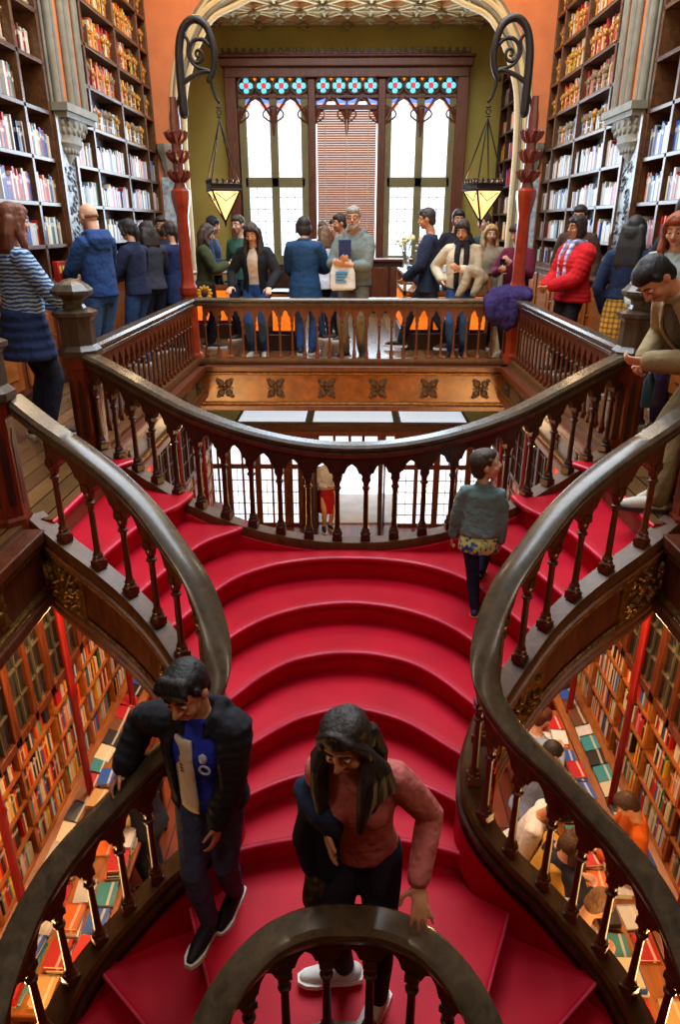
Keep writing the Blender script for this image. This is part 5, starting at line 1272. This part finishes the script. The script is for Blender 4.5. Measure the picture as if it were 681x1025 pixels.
person('black-haired man in a tan jacket bending over at the top of the stair', l, r, 1.74, 'warm', ('short','101116'), top=[J('4a4436','shirt',e=.008,hem=.5,sleeves=0), J('9a8a66','jacket',e=.024,hem=.47,open=60,collar=1,loose=1.08)], bottom=B('8c8058',e=.014,wide=1.25), shoes=('d8d2c4','3a3836'), lean=44, hipdrop=.05, rh=W(1.76,4.22,.86), lh=W(1.70,4.00,.88), hpitch=14, hyaw=-10, feet=((.10,.14,0,-4),(-.07,.32,0,24)), vox=.010, curl=.8, fat=1.08)
person('dark-haired person at the shelves beyond the auburn-haired woman', (2.86,6.55,0), -70, 1.82, 'tan', ('short','1a1a22'), top=[J('1d2430','jacket',e=.016,hem=.5)], bottom=B(BLACK))

# ground floor, seen past the stair
gp = dict(vox=.012)
person('fair-haired person in dark clothes at the table below the boy', (-1.80,4.62,GZ), 60, 1.62, 'fair', ('short','a8824e'), top=[J('1b2030','jacket',e=.018,hem=.48)], bottom=B(NAVY,bump=.8), rh='front', lh='front', hpitch=30, lean=8, **gp)
person('shopper with glowing face at the far end of the book table', (1.80,5.35,GZ), -60, 1.55, 'fair', ('short','4a1c10'), top=[J('9aa6b4','sweater',e=.016,hem=.5)], bottom=B(NAVY), rh='front', lh='front', hpitch=20, **gp)
person('black-haired shopper in blue bending to the book table', (1.62,4.85,GZ), -70, 1.58, 'tan', ('short','120f0f'), top=[J('7d8ea8','shirt',e=.016,hem=.5)], bottom=B(NAVY), rh='front', lh='front', hpitch=32, lean=12, **gp)
person('shopper in a white top with blue shorts seen from above', (1.42,4.42,GZ), -120, 1.60, 'tan', ('short','17120f'), top=[J('d8d4cc','shirt',e=.022,hem=.48)], bottom=B('2c50a8'), lean=24, rh='low', lh='front', hpitch=30, **gp)
person('shopper in a mustard yellow top bending by the white top', (1.46,4.0,GZ), -95, 1.60, 'fair', ('short','6a4a28'), top=[J('c89a3c','sweater',e=.020,hem=.48)], bottom=B(BLACK), lean=22, rh='front', lh='low', hpitch=28, **gp)
person('long brown-haired shopper in dark clothes at the book table', (1.58,3.86,GZ), -70, 1.60, 'fair', ('long','4a3018'), top=[J('2a2a38','jacket',e=.018,hem=.46)], bottom=B(BLACK), rh='front', lh='front', hpitch=34, lean=10, **gp)
person('shopper in a pale grey top at the near end of the book table', (1.52,3.32,GZ), -70, 1.62, 'fair', ('short','7a5a3a'), top=[J('a8aeb8','shirt',e=.020,hem=.46)], bottom=B(NAVY), rh='front', lh='front', hpitch=34, lean=14, **gp)
person('shopper with dark hair in orange across the book table', (2.42,4.3,GZ), 80, 1.56, 'fair', ('short','3a2416'), top=[J('c8601c','sweater',e=.018,hem=.48)], bottom=B(NAVY), rh='front', lh='front', hpitch=30, lean=8, **gp)
person('person in a red skirt and white top at the street door', (-.50,13.0,GZ), 200, 1.66, 'fair', ('bob','2a1c14'), top=[J('c8ccd4','blouse',e=.014,hem=.54)], bottom=B('b01c28','skirt',z=.24), rh='front', lh='hip', **gp)

# things held, worn over rails or carried
def thing_local(mb, name, mats, loc, rz, label, cat, **k):
    o = mb.build(name, mats, None, **k); o.location = loc; o.rotation_euler = (0,0,R(rz)); return tag(o, label, cat)
m = MB(); pr = MB()
m.rings([[(x*w,y*dd,z) for x,y in ((-1,-1),(1,-1),(1,1),(-1,1))] for z,w,dd in ((0,.13,.05),(.03,.155,.06),(.2,.15,.05),(.31,.12,.025),(.36,.105,.012))])
bag = thing_local(m, 'shopping_bag', fabric('bag_canvas','d2d0c8',bump=.6), (-.13,8.86,.86), 8, 'white shopping bag with blue print hanging from the bearded man', 'bag', smooth=0, bevel=.02)
bag['_local'] = 1
for z, a, c in ((.20,-.09,.06),(.165,-.09,.05),(.13,-.09,.02),(.095,-.09,.04)): pr.box(a,c,-.066,-.058,z,z+.022)
pr.build('blue_print', plain('bag_blue_print','3f8fc0',rough=.6), None, smooth=0).parent = bag
m = MB(); m.tube([(-.06,0,.34),(-.05,0,.46),(.05,0,.46),(.06,0,.34)], .008, 6); m.build('strap', fabric('bag_strap','c8c4b8'), None).parent = bag
m = MB().box(-.075,.075,-.014,.014,0,.2); bk = thing_local(m, 'book', plain('navy_book_cloth','1c2c58',rough=.5), (-.10,8.83,1.24), 20, 'dark blue book held up by the grey-bearded man', 'book', bevel=.004)
m = MB().box(-.12,.12,-.03,.03,0,.2); bx_ = thing_local(m, 'boxed_book', plain('red_box','b8261c',rough=.5,var=.4,vscale=7), (-2.97,7.42,1.06), 75, 'red and green boxed book held by the man in the blue hoodie', 'book', bevel=.004); bx_['_local'] = 1
m = MB().box(.02,.121,-.031,.031,.0,.2); m.build('green_panel', plain('box_green','a8b83c',rough=.5), None, smooth=0).parent = bx_
m = MB(); [m.box(-.10+.05*i,-.07+.05*i,-.0325,.0325,.09,.16) for i in range(4)]; m.build('yellow_lettering', plain('box_yellow','e8c83c'), None, smooth=0).parent = bx_
m = MB().box(-.036,.036,-.005,.005,0,.14); thing_local(m, 'phone', plain('phone_black','141418',rough=.15), (1.83,8.99,1.08), -40, 'dark phone in the hand of the woman in burgundy', 'phone', bevel=.004)
cloth_drape('coat','purple coat draped over the corner of the far railing','coat',
  [[(1.62,8.70,.77),(1.85,8.72,.84),(2.0,8.66,.86),(2.06,8.5,.82)],[(1.66,8.66,.72),(1.68,8.66,.58),(1.74,8.66,.50)],[(1.80,8.64,.80),(1.82,8.62,.6),(1.86,8.62,.46)],[(1.95,8.60,.82),(1.95,8.58,.62),(1.93,8.58,.5)],[(1.7,8.74,.84),(1.95,8.78,.88),(2.1,8.7,.85)]],
  [[.06,.08,.085,.07],[.085,.085,.05],[.09,.09,.06],[.085,.08,.05],[.07,.08,.07]], fabric('cloth_purple_coat','33265c',bump=1), (1.85,8.7,.7), .014, it=5)
m = MB(); m.rings([[(x*w,y*dd,z) for x,y in ((-1,-1),(1,-1),(1,1),(-1,1))] for z,w,dd in ((0,.14,.05),(.03,.16,.06),(.24,.15,.05),(.28,.13,.03))])
sb = thing_local(m, 'tote_bag', fabric('bag_black','191713'), (-1.98,9.58,.62), 10, 'black tote bag with a yellow sunflower beside the olive coat woman', 'bag', smooth=0, bevel=.02)
m = MB()
for i in range(12):
    a = 2*PI*i/12; m.ell((.075*math.cos(a),-.066,.14+.075*math.sin(a)), (.034,.008,.022), 8, 5, Matrix.Rotation(-a,3,'Y'))
m.build('sunflower_petal', plain('sunflower_yellow','e8a81c',rough=.6), None).parent = sb
m = MB(); m.ell((0,-.068,.14), (.042,.012,.042), 10, 6); m.build('sunflower_heart', plain('sunflower_brown','4a2a10'), None).parent = sb
cloth_drape('beige_jacket','crumpled beige jacket over the arm of the cream sweater woman','jacket', [[(1.42,8.90,1.10),(1.52,8.88,1.06),(1.60,8.9,1.0)],[(1.40,8.9,1.05),(1.36,8.88,.92),(1.30,8.88,.80)],[(1.55,8.88,1.02),(1.52,8.86,.9),(1.48,8.86,.82)]], [[.06,.07,.06],[.06,.06,.05],[.06,.06,.05]], fabric('cloth_beige_carry','a89a80',bump=1), (1.45,8.9,.95), .013)
m = MB().box(-.07,.07,-.05,.05,0,.012).box(-.06,.08,-.04,.06,.012,.02); thing_local(m, 'leaflet', PAPER, (2.24,5.55,1.02), 30, 'pale leaflets held by the auburn-haired woman', 'leaflet', smooth=0)
m = MB(); m.lathe([(.03,0),(.032,.02),(.032,.16),(.02,.18),(.014,.2)], 12); m.tube([(0,0,.19),(.01,-.02,.24),(-.02,-.02,.27)], .006, 6); bo = thing_local(m, 'camera_bag', plain('teal_bottle','1c4450',rough=.4), (1.745,4.06,.60), 0, 'dark teal pouch hanging in front of the bending man', 'bag')
# ------------------------------------------------------------------ carved heads on the shelves
def bust_mesh(mat):
    m = MB(); m.lathe([(.05,0),(.055,.012),(.045,.025),(.016,.04),(.016,.10)], 10)
    z_ = .075
    m.rings([[(.06*w*math.cos(2*PI*i/12), .035*dd*math.sin(2*PI*i/12), z) for i in range(12)] for z,w,dd in ((.12,.3,.5),(.145,.5,.7),(.17,.5,.75),(.185,.4,.65),(.20,.38,.62))])
    m.ell((0,.0,.165+z_), (.036,.043,.05), 12, 9); m.ell((0,-.018,.178+z_), (.044,.042,.042), 12, 8); m.ell((0,.028,.137+z_), (.02,.02,.018), 8, 6)
    m.tube([(0,.04,.17+z_),(0,.052,.155+z_)], [.007,.009], 6); m.tube([(-.02,.038,.178+z_),(.02,.038,.178+z_)], .006, 6)
    for q in (-1,1): m.ell((q*.037,0,.16+z_), (.008,.012,.016), 6, 5)
    for k in range(7): a = PI*k/6; m.ell((.038*math.cos(a), -.012+.01*math.sin(a), .19+z_+.025*math.sin(a)), (.018,.02,.018), 7, 5)
    me = m.build('carved_head', mat, None, smooth=60); return me
BG = bust_mesh(plain('gilded_plaster','b07a2c',rough=.4,metal=.3,var=.25,vscale=40)); BS = bust_mesh(plain('aged_ivory_plaster','7f6c4a',rough=.6,var=.35,vscale=40))
used = {id(BG):False, id(BS):False}
ORD = ['zeroth','first','second','third','fourth','fifth','sixth','seventh','eighth','ninth','tenth','eleventh','twelfth','thirteenth','fourteenth','fifteenth','sixteenth','seventeenth','eighteenth','nineteenth','twentieth']
def ordn(n):
    if n <= 20: return ORD[n]
    t = {2:'twenty',3:'thirty',4:'forty',5:'fifty',6:'sixty'}[n//10]; return t+'-'+ORD[n%10] if n%10 else {2:'twentieth',3:'thirtieth',4:'fortieth',5:'fiftieth',6:'sixtieth'}[n//10]
# ------------------------------------------------------------------ camera
cam = bpy.data.cameras.new('camera'); co = bpy.data.objects.new('camera', cam); COL.objects.link(co); scene.camera = co
cam.sensor_fit = 'VERTICAL'; cam.sensor_height = 36; cam.lens = 36*690/1025; cam.clip_start = .05
TH, PS = R(22.6), R(1.03)
fw = Vector((-math.sin(PS)*math.cos(TH), math.cos(PS)*math.cos(TH), -math.sin(TH))); rt = Vector((math.cos(PS),math.sin(PS),0)); up = rt.cross(fw)
co.matrix_world = Matrix(((rt.x,up.x,-fw.x,0),(rt.y,up.y,-fw.y,0),(rt.z,up.z,-fw.z,1.6),(0,0,0,1)))
CP = Vector((0,0,1.6))
def proj(p):
    d = Vector(p)-CP; z = d.dot(fw); return (340.5+690*d.dot(rt)/z, 512.5-690*d.dot(up)/z, z) if z > .1 else (-999,-999,1)

rowmax = {}
BUSTS = [b for b in BUSTS if -10 < proj((b['x'],b['y'],b['z']+.1))[0] < 691 and proj((b['x'],b['y'],b['z']+.1))[1] > -12]
rows = {}
for q in BUSTS: rows.setdefault((q['case'],q['row']), []).append(q)
for key, qs in rows.items():
    qs.sort(key=lambda q: q['y'] if key[0][0] == 'far' else -q['y'])
    for i, q in enumerate(qs):
        src = BG if q['gold'] else BS
        if not used[id(src)]: o = src; used[id(src)] = True
        else: o = src.copy(); COL.objects.link(o)
        o.location = (q['x'],q['y'],q['z']); o.rotation_euler = (0,0,(-PI/2 if q['sg'] > 0 else PI/2)+random.uniform(-.25,.25)); o.scale = (q['s'],)*3
        where = 'bookcase '+SIDE[key[0][1]] if key[0][0] == 'far' else 'bookcase '+SIDEN[key[0][1]]
        tag(o, '%s carved head, %s from the corbel, shelf %s, %s' % ('golden' if q['gold'] else 'dull ivory', ordn(i+1), ordn(key[1]+1), where.replace('the ','')), 'bust', 'carved heads on the shelves')
# ------------------------------------------------------------------ books: the 300 that show largest are things, the rest one mass
bpy.context.view_layer.update(); dg = bpy.context.evaluated_depsgraph_get()
cand = []
for q in BOOKS:
    X, y, z, t, h, d, sg = q['x'],q['y'],q['z'],q['t'],q['h'],q['d'],q['sg']
    if q.get('flat'): pts = [(X,y,z+h),(X-t*.3,y-d*.3,z+h),(X+t*.3,y+d*.3,z+h)]; cor = [(X-t/2,y-d/2,z+h),(X+t/2,y-d/2,z+h),(X+t/2,y+d/2,z+h),(X-t/2,y+d/2,z+h)]
    else: pts = [(X+sg*.004,y,z+h*f) for f in (.25,.5,.85)]; cor = [(X,y-t/2,z),(X,y+t/2,z),(X,y+t/2,z+h),(X,y-t/2,z+h)]
    s = [proj(p) for p in cor]; A = abs(sum(s[i][0]*s[(i+1)%4][1]-s[(i+1)%4][0]*s[i][1] for i in range(4)))/2; vis = 0
    for p in pts:
        a = proj(p)
        if not (0 < a[0] < 681 and 0 < a[1] < 1025): continue
        dv = Vector(p)-CP; hit, loc, nn, ii, ob, mm = scene.ray_cast(dg, CP, dv.normalized(), distance=dv.length-.012)
        if not hit: vis += 1
    q['area'] = A*vis/3; q['on'] = s[0][0] > -60 and s[0][0] < 740
    cand.append(q)
cand.sort(key=lambda q: -q['area'])
def book_proto():
    m = MB(); w = .5
    m.box(-.5,.5,-.5,-.40,0,1).box(-.5,.5,.40,.5,0,1).box(.42,.5,-.5,.5,0,1); return m
me_c = book_proto().build('book', BOOKM, None, smooth=0)
pg = MB().box(-.44,.42,-.40,.40,.02,.97).build('pages', PAPER, None, smooth=0); pg.parent = me_c
first = True
CASEW = {('far',-1):('corbel','bookcase '+SIDE[-1]),('far',1):('corbel','bookcase '+SIDE[1]),('near',-1):('corbel','bookcase '+SIDEN[-1]),('near',1):('corbel','bookcase '+SIDEN[1]),
 ('ground',-1):('near post','ground bookcase below boy'),('ground',1):('near post','ground bookcase below child'),('alcove',1):('arch','narrow bookcase beyond arch')}
# running order along each shelf, counted from the anchor
sh = {}
for q in BOOKS:
    if not q.get('flat'): sh.setdefault((q['case'],q['row']), []).append(q)
for key, qs in sh.items():
    qs.sort(key=lambda q: -q['y'] if key[0][0] == 'near' else q['y'])
    for i, q in enumerate(qs): q['ord'] = i+1
def ordx(n):
    return ordn(n) if n < 70 else ('hundred and ' if n >= 100 else '')+(ordn(n%100) if n%100 and n%100 < 70 else {7:'seventy-',8:'eighty-',9:'ninety-'}.get((n%100)//10,'')+ORD[n%10] if n%10 else {7:'seventieth',8:'eightieth',9:'ninetieth'}.get((n%100)//10,'hundredth'))
picked, rest = cand[:300], [q for q in cand[300:] if q['on']]
for q in picked:
    if q['area'] <= 0: rest.append(q); continue
    X, y, z, t, h, d, sg = q['x'],q['y'],q['z'],q['t'],q['h'],q['d'],q['sg']
    if first: o = me_c; first = False
    else:
        o = me_c.copy(); COL.objects.link(o)
        for ch in me_c.children:
            c = ch.copy(); COL.objects.link(c); c.parent = o
    c = lin(HUE[q['col']]); v = random.uniform(.8,1.1); o.color = tuple(min(1,x*v) for x in c)+(1,)
    if q.get('flat'):
        o.scale = (d, h, t); o.location = (X-t/2,y,z+h/2) ; M = Matrix.Rotation(q['tilt'],4,'Z')
        # lie the book down: its height runs along x, its thickness along z
        o.matrix_world = Matrix.Translation((X,y,z+h/2)) @ Matrix.Rotation(q['tilt'],4,'Z') @ (Matrix.Rotation(q['roll'],4,'Y') if q.get('roll') else Matrix()) @ Matrix(((0,0,1,0),(1,0,0,0),(0,1,0,0),(0,0,0,1))) @ Matrix.Diagonal((d,h,t,1)) @ Matrix.Translation((0,0,-.5))
        kind = {'display case':'display case by the window','ledge':'sloping ledge','table':'table'}[q['case'][0]]
        side = {-1:'below the boy',1:'below the small child'}[q['case'][1]] if q['floor'] == 'ground' else ''
        lab = '%s book flat on the %s %s, %s from its near end' % (q['col'], kind, side, ordx(q['ord']))
    else:
        o.location = (X-sg*d/2,y,z); o.rotation_euler = (q['tilt'],0,0 if sg > 0 else PI); o.scale = (d,t,h)
        an, wh = CASEW[q['case']]; lab = '%s spined book, %s from %s, shelf %s, %s' % (q['col'], ordx(q['ord']), an, ordn(q['row']+1), wh.replace('the ',''))
    tag(o, lab.strip(), 'book', {'far':'books on the gallery shelves','near':'books on the gallery shelves','ground':'books on the ground-floor shelves','alcove':'books on the gallery shelves','table':'books on the display tables','ledge':'books on the sloping ledges','display case':'books on the display case'}[q['case'][0]])
m = MB()
for q in rest:
    X, y, z, t, h, d, sg = q['x'],q['y'],q['z'],q['t'],q['h'],q['d'],q['sg']; c = lin(HUE[q['col']]); v = random.uniform(.8,1.1); m.c = tuple(min(1,k*v) for k in c)
    if q.get('flat'): m.box(X-t/2,X+t/2,y-d/2,y+d/2,z,z+h)
    else: m.box(min(X,X-sg*d),max(X,X-sg*d),y-t/2,y+t/2,z,z+h)
m.c = None
o = m.build('shelved_books', BOOKV, None, smooth=0); tag(o, 'the many smaller books filling the remaining shelves', 'books', kind='stuff')

# ------------------------------------------------------------------ light
w = bpy.data.worlds.new('sky'); scene.world = w; w.use_nodes = True
bg = w.node_tree.nodes['Background']; bg.inputs[0].default_value = (.62,.78,1,1); bg.inputs[1].default_value = WORLD
def area(name, loc, rot, sx, sy, e, col):
    l = bpy.data.lights.new(name,'AREA'); l.shape = 'RECTANGLE'; l.size = sx; l.size_y = sy; l.energy = e; l.color = col
    o = bpy.data.objects.new(name, l); COL.objects.link(o); o.location = loc; o.rotation_euler = rot; return o
def point(name, loc, e, col, r=.12):
    l = bpy.data.lights.new(name,'POINT'); l.energy = e; l.color = col; l.shadow_soft_size = r
    o = bpy.data.objects.new(name, l); COL.objects.link(o); o.location = loc; return o
area('skylight', (0,7.0,6.9), (0,0,0), 4.2, 6.5, SKYL, (.86,.93,1))
area('daylight_from_windows', (-.15,YW-.3,2.5), (-PI/2,0,0), 3.8, 2.6, WINL, (.66,.83,1))
for s in (-1,1):
    for y in (9.3,11.6): point('shelf_lamp', (s*2.35,y,5.6), SHELFL, (1,.68,.34), .2)
    point('warm_light', (s*2.5,6.2,3.6), GALL, (1,.72,.42), .25)
    for y, z, e in ((4.5,-1.1,1.2),(6.3,-1.0,1.2),(2.3,-2.5,.9)): point('ground_floor_lamp', (s*2.05,y,z), GRL*e, (1,.55,.2), .14)
for x in (-2.0,2.0): point('warm_light', (x,.6,3.2), NEARFILL, (1,.80,.6), .35)  # unseen fill lights added to warm the figures on the near stair
point('ground_floor_lamp', (-.9,11.0,-1.2), GRL*.7, (1,.6,.28), .2); point('ground_floor_lamp', (.9,11.0,-1.2), GRL*.7, (1,.6,.28), .2)
vs = scene.view_settings; vs.view_transform = 'Standard'; vs.look = 'None'; vs.gamma = 1; vs.use_curve_mapping = False; vs.exposure = EXPO
scene.cycles.max_bounces = 6; scene.cycles.diffuse_bounces = 3; scene.cycles.glossy_bounces = 3; scene.cycles.transmission_bounces = 4
scene.cycles.caustics_reflective = False; scene.cycles.caustics_refractive = False; scene.cycles.sample_clamp_indirect = 4
